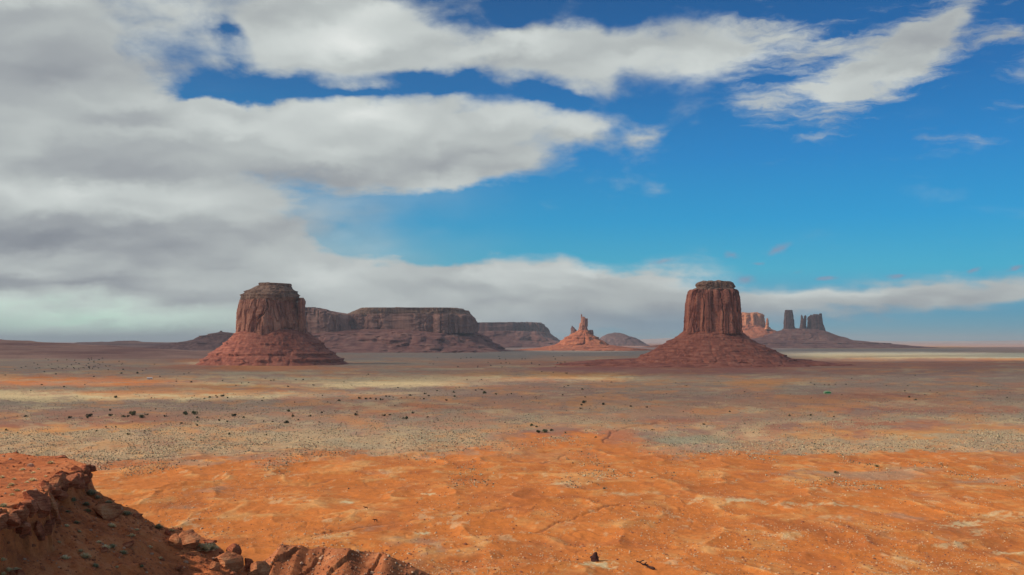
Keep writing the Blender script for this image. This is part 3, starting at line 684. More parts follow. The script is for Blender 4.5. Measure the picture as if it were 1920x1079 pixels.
SPUR = [(300,1150),(440,1078),(480,1058),(505,1045),(522,1027),(531,1018),(545,1022),(565,1022),(580,1032),(612,1033),(655,1028),(668,1032),(690,1037),(705,1038),(722,1034),(735,1040),(750,1048),(775,1058),(798,1070),(830,1088),(880,1115),(1200,1200)]
def spur_h(X, Y):
    cy = 125.0
    px = HX+X/cy*F
    top = (HY-np.interp(px, [s[0] for s in SPUR], [s[1] for s in SPUR]))/F*cy
    yc = cy+fbm(X/3, X*0, seed=210, oc=2)*1.2
    dy = yc-Y
    z = top - np.where(dy > 0, dy*.42, -dy*-1*0) - np.where(dy < 0, -dy*1.0, 0)
    q = X-.34*(Y-cy)+fbm(X/3, Y/3, seed=211, oc=4, g=.6)*.9
    for x0, a, w in ((-27.3, .7, 2.2), (-20.0, .8, 3.0), (-16.2, .8, 2.4), (-23.5, .3, 2.0), (-11.5, .3, 3)):
        z = z + np.where(q < x0, a*np.exp((q-x0)/w), 0)*sstep(dy, -.3, 1.5)*(.75+.25*fbm(X/1.6, Y/1.6, seed=212+int(-x0), oc=3))
    rill = (1-np.abs(vn((X+.2*Y)/2.0, Y/10, seed=213)))**2
    z = z - .10*rill*sstep(dy, 0, 3) + fbm(X/6, Y/6, seed=214, oc=6, g=.48)*.22
    return np.maximum(z, -H-3)
patch_mesh('near_spur', M_SPUR, -48, 16, 100, 190, 620, 520, spur_h)

def drop_on(hf, px, py, d0, d1):
    """follow the line of sight down to the surface hf"""
    d = np.linspace(d0, d1, 1500); X = (px-HX)/F*d; Z = (HY-py)/F*d
    hit = np.nonzero(hf(X, d) >= Z)[0]
    if len(hit) == 0: return None
    i = hit[0]; return Vector((X[i], d[i], Z[i]))

# ------------------------------------------------------------------ rocks
def rock_mesh(name, seed, sx, sy, sz, cuts=9, box=0.0, rough=.05, sub=4):
    rnd = random.Random(seed)
    bm = bmesh.new(); bmesh.ops.create_icosphere(bm, subdivisions=sub, radius=1.0)
    V = np.array([v.co[:] for v in bm.verts])
    if box:
        n = 2/(1-box*.8); V = np.sign(V)*np.abs(V)**(2/n); V /= np.abs(V).max()
    for i in range(cuts):
        a = rnd.uniform(0, 2*math.pi); e = rnd.uniform(-.9, 1.1); dn = np.array([math.cos(a)*math.cos(e), math.sin(a)*math.cos(e), math.sin(e)])
        k = rnd.uniform(.50, .82); over = np.maximum(V@dn-k, 0); V = V-over[:, None]*dn[None]
    nn = fbm(V[:, 0]*1.6+seed, V[:, 1]*1.6, V[:, 2]*2.2, seed, 5, .6)
    V = V*(1+rough*nn*1.6)[:, None]; V = V*np.array([sx, sy, sz])
    for v, c in zip(bm.verts, V): v.co = c
    me = bpy.data.meshes.new(name); bm.to_mesh(me); bm.free(); return me
ROCKS = [  # px, py of centre, width px, height px, depth ratio, boxy, distance (or None: on the slope), rotation, name, label, pale
 (142,886,27,27,1.0,.75,88.2,20,'sandstone_block','squared red block at the far tip of the ledge rim, corner against the desert',0),
 (118,895,26,24,1.2,.7,84.5,-8,'sandstone_block','dark recessed block in the ledge rim, next to the tip block',0),
 (103,905,26,27,1.0,.3,81.2,12,'sandstone_block','rounded upright block in the ledge rim, third back from the tip',1),
 (84,912,24,26,1.2,.5,77.5,30,'sandstone_block','wedge of dark red rock leaning in the ledge rim above the grassy hollow',0),
 (68,949,58,44,1.1,.45,72.0,-14,'sandstone_block','biggest block of the ledge rim, overhanging a dark hollow',0),
 (97,943,15,48,1.4,.6,73.6,10,'sandstone_slab','tall pale slab standing at the right end of the biggest rim block',1),
 (38,962,24,38,1.2,.5,69.5,-20,'sandstone_block','narrow steep block between the biggest rim block and the left frame edge',0),
 (9,972,34,34,1.2,.6,67.5,8,'sandstone_block','flat-topped block at the left edge of the picture, lit on top',1),
 (38,994,28,28,1.0,.2,69.8,40,'boulder','round dark boulder tucked under the ledge rim at far left',0),
 (17,1010,17,18,1.0,.2,68.6,0,'boulder','small reddish boulder below the flat-topped block at the left edge',0),
 (82,990,28,24,1.0,.3,73.0,22,'boulder','dark boulder in the hollow below the biggest rim block',0),
 (113,857,30,7,1.4,.6,97.5,0,'sandstone_slab','thin flat slab lying at the back of the ledge top',0),
 (128,866,18,4,1.4,.6,95.0,0,'sandstone_slab','narrow sliver of slab on the ledge top just behind the tip block',0),
 (159,913,16,12,1.0,.3,None,0,'boulder','small boulder just under the tip of the ledge, on the skyline of the slope',0),
 (202,961,62,30,1.0,.5,None,-16,'sandstone_slab','long tilted slab half way down the slope with a shaded hollow below',1),
 (186,947,20,22,1.0,.4,None,10,'sandstone_block','lit upright block at the upper end of the long tilted slab',1),
 (257,966,24,12,1.0,.4,None,0,'boulder','low dark red boulder on the crest between the slab and the split boulder',0),
 (350,1009,52,42,1.0,.25,None,12,'boulder','largest round boulder on the slope crest, lit on its left face',1),
 (331,1018,26,30,1.0,.4,None,-12,'boulder','lit rock leaning against the left foot of the largest round boulder',1),
 (314,999,14,12,1.0,.4,None,0,'boulder','small dark red rock just left of the largest round boulder',0),
 (438,1030,34,26,1.0,.25,None,0,'boulder','rounded boulder behind the pointed one, lower on the crest',0),
 (424,1052,54,40,1.0,.35,None,-10,'boulder','pointed orange boulder with a lit top, low on the slope crest',1),
 (402,1062,20,26,1.0,.4,None,0,'boulder','broken lit rock at the left foot of the pointed orange boulder',1),
 (466,1054,20,18,1.0,.6,None,30,'boulder','dark triangular rock right of the pointed orange boulder',0),
 (487,1064,44,32,1.3,.7,None,24,'sandstone_slab','tilted slab with a bright left end, lowest on the slope crest',1),
 (394,1016,28,7,1.3,.6,None,0,'sandstone_slab','thin slab on the crest behind the pale shrub',0),
 (240,1020,22,12,1,.3,None,0,'boulder','dark half-buried boulder in the middle of the lower slope',0),
 (196,1031,16,10,1,.3,None,0,'boulder','small dark boulder under the bright tuft on the lower slope',0),
 (38,1075,26,16,1,.4,None,0,'boulder','grey red boulder at the bottom left corner beside two tufts',0),
 (333,1066,18,8,1,.5,None,0,'boulder','little dark stone low on the slope under the largest round boulder',0),
]
for i, (px, py, w, h, dr, bx, d, rz, nm, lab, pale) in enumerate(ROCKS):
    if d is None:
        q = drop_on(near_h, px, py+h*.30, 55, 112)
        if q is None: q = P(px, py+h*.3, 87.5)
        d = q.y
    s = d/F; me = rock_mesh(nm, 300+i, w*s*.56, w*s*.5*dr, h*s*.62, 14, bx, .035)
    o = link(nm, me, M_BLOCKP if pale else M_BLOCK)
    o.location = P(px, py+(h*.08 if ROCKS[i][6] is None else 0), d); o.rotation_euler = (R(random.Random(i).uniform(-9, 9)), R(random.Random(i+50).uniform(-14, 14)), R(rz))
    tag(o, lab, 'rock' if nm == 'boulder' else ('slab' if 'slab' in nm else 'block'), 'rocks of the near ledge and slope')

# the bedrock course that crops out along the rim
def rim_course():
    bm = bmesh.new(); rn = random.Random(77)
    for i in range(46):
        y = 62+i*.66; x = float(np.interp(y, RIM_Y, RIM_X))+rn.uniform(-.25, .45); w = rn.uniform(.35, .75); h = rn.uniform(.35, .8)
        z = -11.75-rn.choice((.2, .35, .9, 1.5))*(1.3 if y < 78 else .6)
        m_ = rock_mesh('rim', 900+i, w*.9, w, h, 10, .75, .05, 3)
        m_.transform(Matrix.Translation((x, y, z)) @ Matrix.Rotation(rn.uniform(-.5, .5), 4, 'Z') @ Matrix.Rotation(rn.uniform(-.2, .2), 4, 'Y')); bm.from_mesh(m_); bpy.data.meshes.remove(m_)
    me = bpy.data.meshes.new('ledge_bedrock'); bm.to_mesh(me); bm.free(); tag(link('ledge_bedrock', me, M_BLOCK), kind='structure')
rim_course()

# loose stones: one scattered mass each
def scatter(name, mat, pts, size, col, seed, flat=.6, kindname='stuff', sides=5, smooth=False):
    """many small irregular lumps in one mesh"""
    rg = np.random.default_rng(seed); n = len(pts)
    ang = np.linspace(0, 2*math.pi, sides, endpoint=False)[None]+rg.uniform(0, 6.28, (n, 1))
    r = size[:, None]*rg.uniform(.6, 1.15, (n, sides))
    ring_ = np.stack([np.cos(ang)*r, np.sin(ang)*r, -np.ones((n, sides))*size[:, None]*.15], -1)
    mid = np.stack([np.cos(ang+.4)*r*.75, np.sin(ang+.4)*r*.75, size[:, None]*flat*rg.uniform(.55, 1.0, (n, sides))], -1)
    apex = np.stack([rg.normal(0, .15, n)*size, rg.normal(0, .15, n)*size, size*flat*rg.uniform(.9, 1.4, n)], -1)[:, None]
    V = np.concatenate([ring_, mid, apex], 1)+pts[:, None]; nv = 2*sides+1
    i = np.arange(sides); j = (i+1) % sides
    T = np.concatenate([np.stack([i, j, sides+i], -1), np.stack([j, sides+j, sides+i], -1), np.stack([sides+i, sides+j, np.full(sides, 2*sides)], -1)])
    Tt = (T[None]+np.arange(n)[:, None, None]*nv).reshape(-1, 3)
    cc = np.repeat(col, nv, 0)
    me = mesh_np(name, V.reshape(-1, 3), Tt, tris=True, smooth=smooth, colors={'tint': cc})
    return tag(link(name, me, mat), kind='stuff')
def mat_tint(name, rough=.95, tr=0):
    m, t, b = newmat(name, rough); p = pos(t)
    c = t.new('ShaderNodeAttribute', attribute_name='tint').outputs['Color']
    t.put(b.inputs['Base Color'], t.vm('SCALE', c, scale=t.m('ADD', .6, t.m('MULTIPLY', t.noise(p, 3, 3, .6), .8)))); return m
MT = mat_tint('stone_and_scrub_tints')
rg = np.random.default_rng(5)
def on_ground(px, py):
    Y = H*F/(py-HY); X = (px-HX)/F*Y; return X, Y, ground_h(X, Y)-H
# pale stones over the orange flat
n = 42000; py = rg.uniform(842, 1110, n); px = rg.uniform(-150, 2070, n)
keep = (fbm(px/120, py/40, seed=400, oc=3)+.35*(py-842)/240) > rg.uniform(-.5, .9, n); px, py = px[keep], py[keep]; n = len(px)
X, Y, Z = on_ground(px, py); sz = rg.lognormal(-1.45, .42, n)*.9
col = np.where(rg.random((n, 1)) < .6, np.array([[.58,.38,.22]]), np.array([[.30,.11,.06]]))*rg.uniform(.7, 1.1, (n, 1))
scatter('loose_stones', MT, np.stack([X, Y, Z], -1), np.clip(sz*1.15, .1, .95), col, 6)
# stones on the near slope and spur
n = 22000; X = rg.uniform(-60, -16, n); Y = rg.uniform(58, 103, n); Z = near_h(X, Y); k = Z > -30; X, Y, Z = X[k], Y[k], Z[k]; n = len(X)
top = X < np.interp(Y, RIM_Y, RIM_X); k = (~top & (rg.random(n) < .7)) | (top & (rg.random(n) < .14)); X, Y, Z = X[k], Y[k], Z[k]; n = len(X)
col = np.where(rg.random((n, 1)) < .14, np.array([[.50,.27,.17]]), np.array([[.40,.125,.055]]))*rg.uniform(.6, 1.1, (n, 1))
scatter('slope_rubble', MT, np.stack([X, Y, Z], -1), np.clip(rg.lognormal(-2.95, .65, n), .03, .38), col, 8)
n = 5000; X = rg.uniform(-40, 10, n); Y = rg.uniform(106, 127, n); Z = spur_h(X, Y)
col = np.where(rg.random((n, 1)) < .4, np.array([[.55,.34,.22]]), np.array([[.30,.11,.06]]))*rg.uniform(.6, 1.1, (n, 1))
scatter('spur_rubble', MT, np.stack([X, Y, Z], -1), np.clip(rg.lognormal(-2.4, .5, n), .03, .4), col, 9)
# low sage scrub over the valley floor
n = 270000; py = 640+ (rg.random(n)**.72)*236+46; px = rg.uniform(-120, 2040, n)
X, Y, Z = on_ground(px, py); c, s, _, _ = soil_at(X, Y)
keep = (s*1.0 > rg.uniform(.05, 1.15, n)+ .75*fbm(X/28, Y/70, seed=410, oc=4, g=.65)+.12); X, Y, Z = X[keep], Y[keep], Z[keep]; n = len(X); print('scrub', n)
u = rg.random((n, 1)); col = np.where(u < .26, np.array([[.10,.09,.055]]), np.where(u < .5, np.array([[.30,.235,.15]]), np.where(u < .85, np.array([[.48,.38,.23]]), np.array([[.42,.20,.11]]))))*rg.uniform(.75, 1.15, (n, 1))
scatter('sage_scrub', MT, np.stack([X, Y, Z], -1), np.clip(rg.lognormal(-.95, .42, n), .15, 1.0)*(.7+.3*np.clip(Y/1200, .6, 2.2)), col, 10, flat=.85, sides=3)

# ------------------------------------------------------------------ bushes on the plain
def mat_leaf(name, cols, tr=0):
    m, t, b = newmat(name, .9); p = pos(t)
    rnd = t.new('ShaderNodeObjectInfo').outputs['Random']
    f = t.m('ADD', t.noise(p, 1.3, 4, .7), t.m('MULTIPLY', t.m('SUBTRACT', rnd, .5), .35))
    t.put(b.inputs['Base Color'], t.ramp(f, cols))
    if tr:
        tl = t.new('ShaderNodeBsdfTranslucent'); t.put(tl.inputs[0], t.ramp(f, cols)); mx = t.new('ShaderNodeMixShader'); mx.inputs[0].default_value = tr
        t.l.new(b.outputs[0], mx.inputs[1]); t.l.new(tl.outputs[0], mx.inputs[2]); t.l.new(mx.outputs[0], t.n['Material Output'].inputs['Surface'])
    return m
M_JUN = mat_leaf('juniper_foliage', [(.25,(.028,.034,.014)),(.5,(.065,.075,.032)),(.75,(.13,.13,.06))])
M_JUN2 = mat_leaf('sagebrush_foliage', [(.25,(.045,.05,.02)),(.5,(.11,.12,.05)),(.75,(.20,.19,.09))])
def bush_mesh(name, seed, nl=420):
    """a low crown of many small leaf clumps around a few lobes, one unit wide, with short stems"""
    g = np.random.default_rng(seed); lobes = g.uniform(-1, 1, (6, 3))*np.array([.32, .32, .10])+np.array([0, 0, .30]); lr = g.uniform(.14, .26, 6)
    k = g.integers(0, 6, nl); d = g.normal(0, 1, (nl, 3)); d /= np.linalg.norm(d, axis=1)[:, None]
    c = lobes[k]+d*(lr[k]*g.uniform(.6, 1.05, nl))[:, None]; c[:, 2] = np.abs(c[:, 2])
    a = g.normal(0, 1, (nl, 3)); a /= np.linalg.norm(a, axis=1)[:, None]; bq = np.cross(a, g.normal(0, 1, (nl, 3))); bq /= np.linalg.norm(bq, axis=1)[:, None]
    s = g.uniform(.035, .075, nl)[:, None]
    V = np.stack([c-a*s, c+bq*s*.7, c+a*s, c-bq*s*.7], 1).reshape(-1, 3); Q = np.arange(nl*4).reshape(-1, 4)
    st = []; 
    for j in range(4):
        e = lobes[j]; w = .02; b0 = len(V)+len(st)
        st += [(-w+j*.02, -w, -.05), (w+j*.02, -w, -.05), (e[0]+w*.5, e[1], e[2]), (e[0]-w*.5, e[1], e[2])]; Q = np.concatenate([Q, [[b0, b0+1, b0+2, b0+3]]])
    V = np.concatenate([V, np.array(st)]); return mesh_np(name, V, Q, smooth=False)
JM = [bush_mesh('juniper_bush', 500+i) for i in range(5)]; GM = [bush_mesh('sage_bush', 520+i) for i in range(3)]
for m_ in JM: m_.materials.append(M_JUN)
for m_ in GM: m_.materials.append(M_JUN2)
BIG = {  # bushes that can be told apart
 (249,778,14):'largest rounded juniper in the row on the left plain', (265,783,11):'dark juniper just right of the largest one in the left row',
 (167,780,13):'wide low juniper left of the gap in the left row', (347,777,12):'wide juniper at the left of the pair right of the largest one', (365,777,11):'wide juniper at the right of the pair in the left row',
 (131,785,8):'lone round juniper at the left end of the row on the left plain', (216,744,8):'green juniper alone on the yellow strip of the left plain',
 (439,780,9):'juniper standing by itself right of the paired wide ones, below the left butte', (536,792,10):'dark spreading juniper below the gap right of the left butte',
 (760,785,9):'dark juniper on an orange streak in the middle of the plain', (1009,812,11):'left one of the two biggest bushes in the central trio', (1023,811,13):'middle and largest bush of the central trio at the orange edge',
 (1034,809,8):'right and smallest bush of the central trio', (997,799,8):'bush just above and left of the central trio', (1060,814,5):'small dark bush right of the central trio',
 (1095,756,9):'wide bush topping a short upright line of bushes below the spire', (1132,759,7):'lone bush right of the upright line of bushes below the spire',
 (1520,778,6):'lone dark bush on the plain below the green patch', (430,816,6):'lone bush nearest the orange flat under the left butte', (241,816,7):'lone bush on the grey strip above the ledge',
 (1568,888,9):'bright green bush on the orange flat at right, the nearer of two', (1645,876,8):'grey green bush on the orange flat at right, the farther of two'}
REST = """78,721,4 120,726,5 159,722,3 145,743,3 85,729,2 58,733,3 284,745,3 290,745,2 364,741,3 405,741,4 407,744,4 417,741,8 393,744,5 383,746,4 360,744,2 206,770,6 207,780,9 164,785,6 48,782,7
232,782,8 240,782,6 275,779,6 310,782,6 371,784,6 370,791,4 411,789,6 340,795,6 370,799,6 248,793,2 290,791,2 302,798,2 292,767,4 359,716,5 331,715,3 181,809,5 271,810,4 498,817,5 199,802,4 217,802,4 456,783,6 426,791,6
541,772,7 549,781,7 559,788,5 512,791,4 494,791,4 581,781,6 604,775,5 599,792,4 668,778,8 669,773,4 491,751,4 494,746,3 637,751,7 674,748,6 686,749,6 695,748,5 605,742,3 588,741,2 462,763,3 443,766,2 552,754,3 614,754,3 427,745,4 393,743,4
417,713,4 540,724,4 569,712,4 555,712,3 588,721,4 645,716,3 513,712,4 508,713,3 498,708,3 456,707,3 466,718,3 453,719,3 442,723,3 660,722,2 690,702,3 746,727,4 769,742,6 724,744,5 730,744,4 715,751,6 704,750,5 737,746,3 752,747,3 763,746,3
777,748,3 788,749,2 795,749,5 797,739,5 804,743,5 819,733,4 837,751,5 851,736,5 852,745,6 861,727,3 892,732,4 903,731,4 908,737,7 930,739,5 951,741,3 959,738,4 978,747,3 1005,747,3 905,747,2 927,757,2 1006,751,2 1055,742,4 1058,726,3 1065,723,4
1092,731,5 1097,746,4 1090,760,6 1089,766,5 1182,763,5 1213,765,4 1131,746,2 741,761,3 774,774,6 720,779,7 731,778,6 802,783,4 806,792,2 854,782,3 947,793,3 1006,802,6 1117,823,5 1224,807,5 1281,773,3 1299,773,3 1062,700,4 1129,714,3 1146,716,3
1037,699,2 1016,698,2 903,713,3 876,713,3 1267,718,3 1287,723,3 1597,710,3 1520,717,3 1527,720,3 1546,721,3 1554,721,3 1566,720,3 1586,720,3 1662,723,2 1702,723,3 1696,733,4 1744,732,3 1832,725,3 1716,704,3 1757,737,2 1705,745,5 1578,741,3 1734,741,2 1564,781,4
1716,752,5 1320,797,5 1368,772,5 1480,779,4 1396,735,3 12,808,6 1888,747,3 10,704,3 28,695,3 105,702,4 83,698,3 40,690,3 203,695,3 228,700,5 257,700,5 267,696,3 300,706,3 345,702,3 354,700,3 231,694,4 176,706,4"""
items = [(x, y, w, l) for (x, y, w), l in BIG.items()]
def strip_of(y):
    for lim, nm in ((712,'far grey strip'),(733,'upper pale strip'),(754,'lower pale strip'),(773,'grey brown strip'),(800,'red brown strip'),(900,'sage strip')):
        if y < lim: return nm
SPOTS = [(60,'near the left edge'),(170,'under the left hills'),(290,'under the far left hills'),(400,'left of the left butte'),(470,'under the left butte\'s left flank'),(540,'right under the left butte'),
 (610,'under the left butte\'s right flank'),(700,'under the long mesa\'s left shoulder'),(770,'under the long mesa\'s middle'),(860,'under the long mesa\'s right part'),(930,'under the long mesa\'s right tip'),
 (1030,'under the far mesa'),(1125,'under the spire'),(1220,'under the low dark butte'),(1420,'under the red butte'),(1530,'right of the red butte'),(1640,'near the green patch'),(3000,'near the right edge')]
def spot_of(x):
    for lim, nm in SPOTS:
        if x < lim: return nm
rest = [tuple(map(int, q.split(','))) for q in REST.split()]
cells = {}
for x, y, w in rest: cells.setdefault((strip_of(y), spot_of(x)), []).append((x, y, w))
ORD = ['leftmost', 'second from left', 'third from left', 'fourth from left', 'fifth from left', 'sixth from left', 'seventh from left', 'eighth from left', 'rightmost']
for (sn, sp), lst in cells.items():
    lst.sort()
    for j, (x, y, w) in enumerate(lst):
        size = 'tiny' if w < 4 else 'small' if w < 7 else 'rounded'
        lab = f'{size} bush on {sn} {sp}' if len(lst) == 1 else f'{size} bush, {ORD[8 if j == len(lst)-1 else min(j, 7)]} on {sn} {sp}'
        items.append((x, y, w, lab))
rnd = random.Random(11)
while len(items) < 292:
    if rnd.random() < .62: x, y, l = rnd.gauss(165, 48), rnd.uniform(671, 694), 'tiny dark bush in the dense far field under the left hills'
    else: x, y, l = rnd.uniform(800, 1100), rnd.uniform(667, 689), 'tiny dark bush in the far field between the long mesa and the dark red butte'
    items.append((x, y, rnd.uniform(1.8, 3.2), l))
for i, (x, y, w, lab) in enumerate(items):
    X, Y = on_plain(x, y+w*.25); z = gz(X, Y); gr = x > 1500 and y > 860
    o = bpy.data.objects.new('sage_bush' if gr else 'juniper_bush', (GM if gr else JM)[i % (3 if gr else 5)]); C.objects.link(o)
    s_ = max(w, 2.6)*1.15*Y/F; o.location = (X, Y, z-.05*s_); o.scale = (s_, s_, s_*rnd.uniform(.8, 1.15)); o.rotation_euler = (0, 0, rnd.uniform(0, 6.28))
    tag(o, lab, 'bush', 'bushes dotted over the valley floor')

# ------------------------------------------------------------------ tufts on the near slope
def tuft_mesh(name, seed, nb=260):
    g = np.random.default_rng(seed); a = g.uniform(0, 6.28, nb); e = g.uniform(.35, 1.5, nb); L = g.uniform(.55, 1.0, nb)
    d = np.stack([np.cos(a)*np.cos(e), np.sin(a)*np.cos(e), np.sin(e)*.8], -1); b0 = np.stack([np.cos(a), np.sin(a), 0*a], -1)*g.uniform(0, .22, nb)[:, None]
    side = np.stack([-np.sin(a), np.cos(a), 0*a], -1)*g.uniform(.035, .07, nb)[:, None]
    m1 = b0+d*L[:, None]*.55; tip = b0+d*L[:, None]+np.stack([0*a, 0*a, -.12*L*np.cos(e)], -1)
    V = np.stack([b0-side*.5, b0+side*.5, m1+side, m1-side, tip+side*.4, tip-side*.4], 1).reshape(-1, 3)
    k = np.arange(nb)[:, None]*6; Q = np.concatenate([k+[0, 1, 2, 3], k+[3, 2, 4, 5]]); return mesh_np(name, V, Q, smooth=False)
M_TUFT = mat_leaf('dry_grey_green_tuft', [(.25,(.50,.40,.22)),(.5,(.80,.62,.36)),(.75,(.86,.74,.48))], .15)
M_TUFTD = mat_leaf('dusky_green_tuft', [(.25,(.20,.16,.08)),(.5,(.38,.32,.18)),(.75,(.54,.46,.28))], .15)
TM = [tuft_mesh('desert_tuft', 600+i) for i in range(4)]; TD = [tuft_mesh('desert_shrub', 610+i) for i in range(2)]
for m_ in TM: m_.materials.append(M_TUFT)
for m_ in TD: m_.materials.append(M_TUFTD)
TUFTS = [(95,866,11,0,'pale tuft beside the thin slab at the back of the ledge top'),(42,879,9,0,''),(62,885,8,0,''),(3,893,9,0,'pale tuft at the left frame edge, far back on the ledge top'),(61,898,12,0,'round pale tuft on the ledge top above the wedge of dark rock'),(50,903,7,0,''),(21,907,10,0,''),(26,897,8,0,''),
 (32,918,9,0,''),(47,920,8,0,''),(22,926,8,0,''),(6,946,14,1,'green tuft at the left edge, just behind the flat-topped block'),(15,913,6,0,''),(72,879,6,0,''),(85,892,6,0,''),
 (136,935,15,1,'dusky shrub just below the dark recessed rim block'),(162,943,13,1,''),(164,956,14,1,'dusky shrub at the upper end of the long tilted slab'),(171,921,18,1,'long dusky shrub on the crest below the ledge tip'),(127,958,9,1,''),(105,971,13,0,''),(125,984,9,0,''),(143,978,10,1,''),(183,931,11,1,''),(204,940,12,1,''),
 (209,983,14,0,'pale tuft at the lower edge of the long tilted slab'),(238,960,14,1,'dusky shrub on the crest behind the long tilted slab'),(198,1024,15,0,'brightest tuft in the middle of the lower slope'),(185,1015,9,0,'small pale tuft up-slope of the brightest one'),(210,1022,13,1,'dark green shrub touching the brightest tuft'),
 (122,1043,15,0,'grey tuft at left of two on the bare lower slope'),(159,1040,18,0,'wide grey tuft at right of two on the bare lower slope'),(151,1031,9,0,''),(178,1059,14,1,''),(231,1034,14,1,''),(247,1002,10,0,''),(256,992,9,0,''),(5,1047,12,0,''),(16,1066,14,0,'rounded tuft at the bottom left, left of its twin'),
 (31,1066,14,0,'rounded tuft at the bottom left, right of its twin'),(5,1074,12,0,''),(148,995,8,0,''),(297,985,17,1,'dusky shrub on the crest left of the largest round boulder'),(389,1023,28,0,'large pale shrub between the largest round boulder and the pointed one'),(323,993,9,0,'little pale tuft touching the largest round boulder'),
 (281,1024,8,0,''),(300,1045,8,0,''),(265,1060,9,1,''),(110,1015,7,0,''),(220,1062,7,0,''),(372,1020,12,0,''),(404,1026,12,1,'')]
TOB = []
for i, (px, py, w, dk, lab) in enumerate(TUFTS):
    q = drop_on(near_h, px, py+w*.35, 55, 112)
    if q is None: continue
    nm = 'desert_shrub' if dk else 'desert_tuft'
    o = bpy.data.objects.new(nm, (TD if dk else TM)[i % (2 if dk else 4)]); C.objects.link(o); s_ = w*q.y/F*.80
    o.location = q-Vector((0, 0, .03)); o.scale = (s_*1.05, s_, s_*.95); o.rotation_euler = (0, 0, i*1.7)
    if not lab and px < 100 and py < 930: lab = 'small pale tuft on the ledge top, '+('near its back edge' if py < 882 else 'in the middle row' if py < 905 else 'towards the camera')+(' at left' if px < 24 else ' at right' if px > 55 else ' in between')
    elif not lab:
        lab = ('small dusky shrub' if dk else 'small pale tuft')+' on the slope, '+('just under the rim' if px < 135 else 'above the long tilted slab' if py < 960 else 'below the long tilted slab' if px < 262 and py < 1012 else 'low down near the bottom edge' if px < 310 else 'beside the big boulders')
    if not lab: lab = ('small pale tuft among others on the sunlit ledge top' if (px < 100 and py < 930) else 'small dusky shrub on the shaded slope below the ledge' if dk else 'small pale tuft on the shaded slope below the ledge')
    tag(o, lab, 'shrub' if dk else 'grass tuft', 'tufts and shrubs on the near ledge and slope'); TOB.append((px, o))

by = {}
for px, o in TOB: by.setdefault(o['label'], []).append((px, o.name, o))
for lab, l in by.items():
    l.sort()
    if len(l) > 1:
        for j, (_, _, o) in enumerate(l): o['label'] = lab.replace(' with ', ' with ')+', '+('rightmost' if j == len(l)-1 else ORD[j])

# ------------------------------------------------------------------ skinned figures: horses, dead wood
def skin(name, chain, mat, parent=None, sub=1):
    """chain: dict name -> (xyz, radius, parent name)"""
    me = bpy.data.meshes.new(name); keys = list(chain); idx = {k: i for i, k in enumerate(keys)}
    me.from_pydata([chain[k][0] for k in keys], [(idx[k], idx[chain[k][2]]) for k in keys if chain[k][2]], [])
    o = link(name, me, None, parent); sk = o.modifiers.new('skin', 'SKIN')
    for k in keys:
        r = chain[k][1]; v = me.skin_vertices[0].data[idx[k]]; v.radius = (r, r) if not isinstance(r, tuple) else r; v.use_root = chain[k][2] is None
    if sub: sm = o.modifiers.new('sub', 'SUBSURF'); sm.levels = sub; sm.render_levels = sub
    dg = bpy.context.evaluated_depsgraph_get(); m2 = bpy.data.meshes.new_from_object(o.evaluated_get(dg)); o.modifiers.clear(); o.data = m2; m2.name = name
    m2.materials.clear(); m2.materials.append(mat)
    for p_ in m2.polygons: p_.use_smooth = True
    return o
M_HORSE = newmat('dark_bay_coat', .7)[0]; M_HORSE.node_tree.nodes['Principled BSDF'].inputs['Base Color'].default_value = (.035, .012, .008, 1)
M_MANE = newmat('black_hair', .8)[0]; M_MANE.node_tree.nodes['Principled BSDF'].inputs['Base Color'].default_value = (.012, .008, .007, 1)
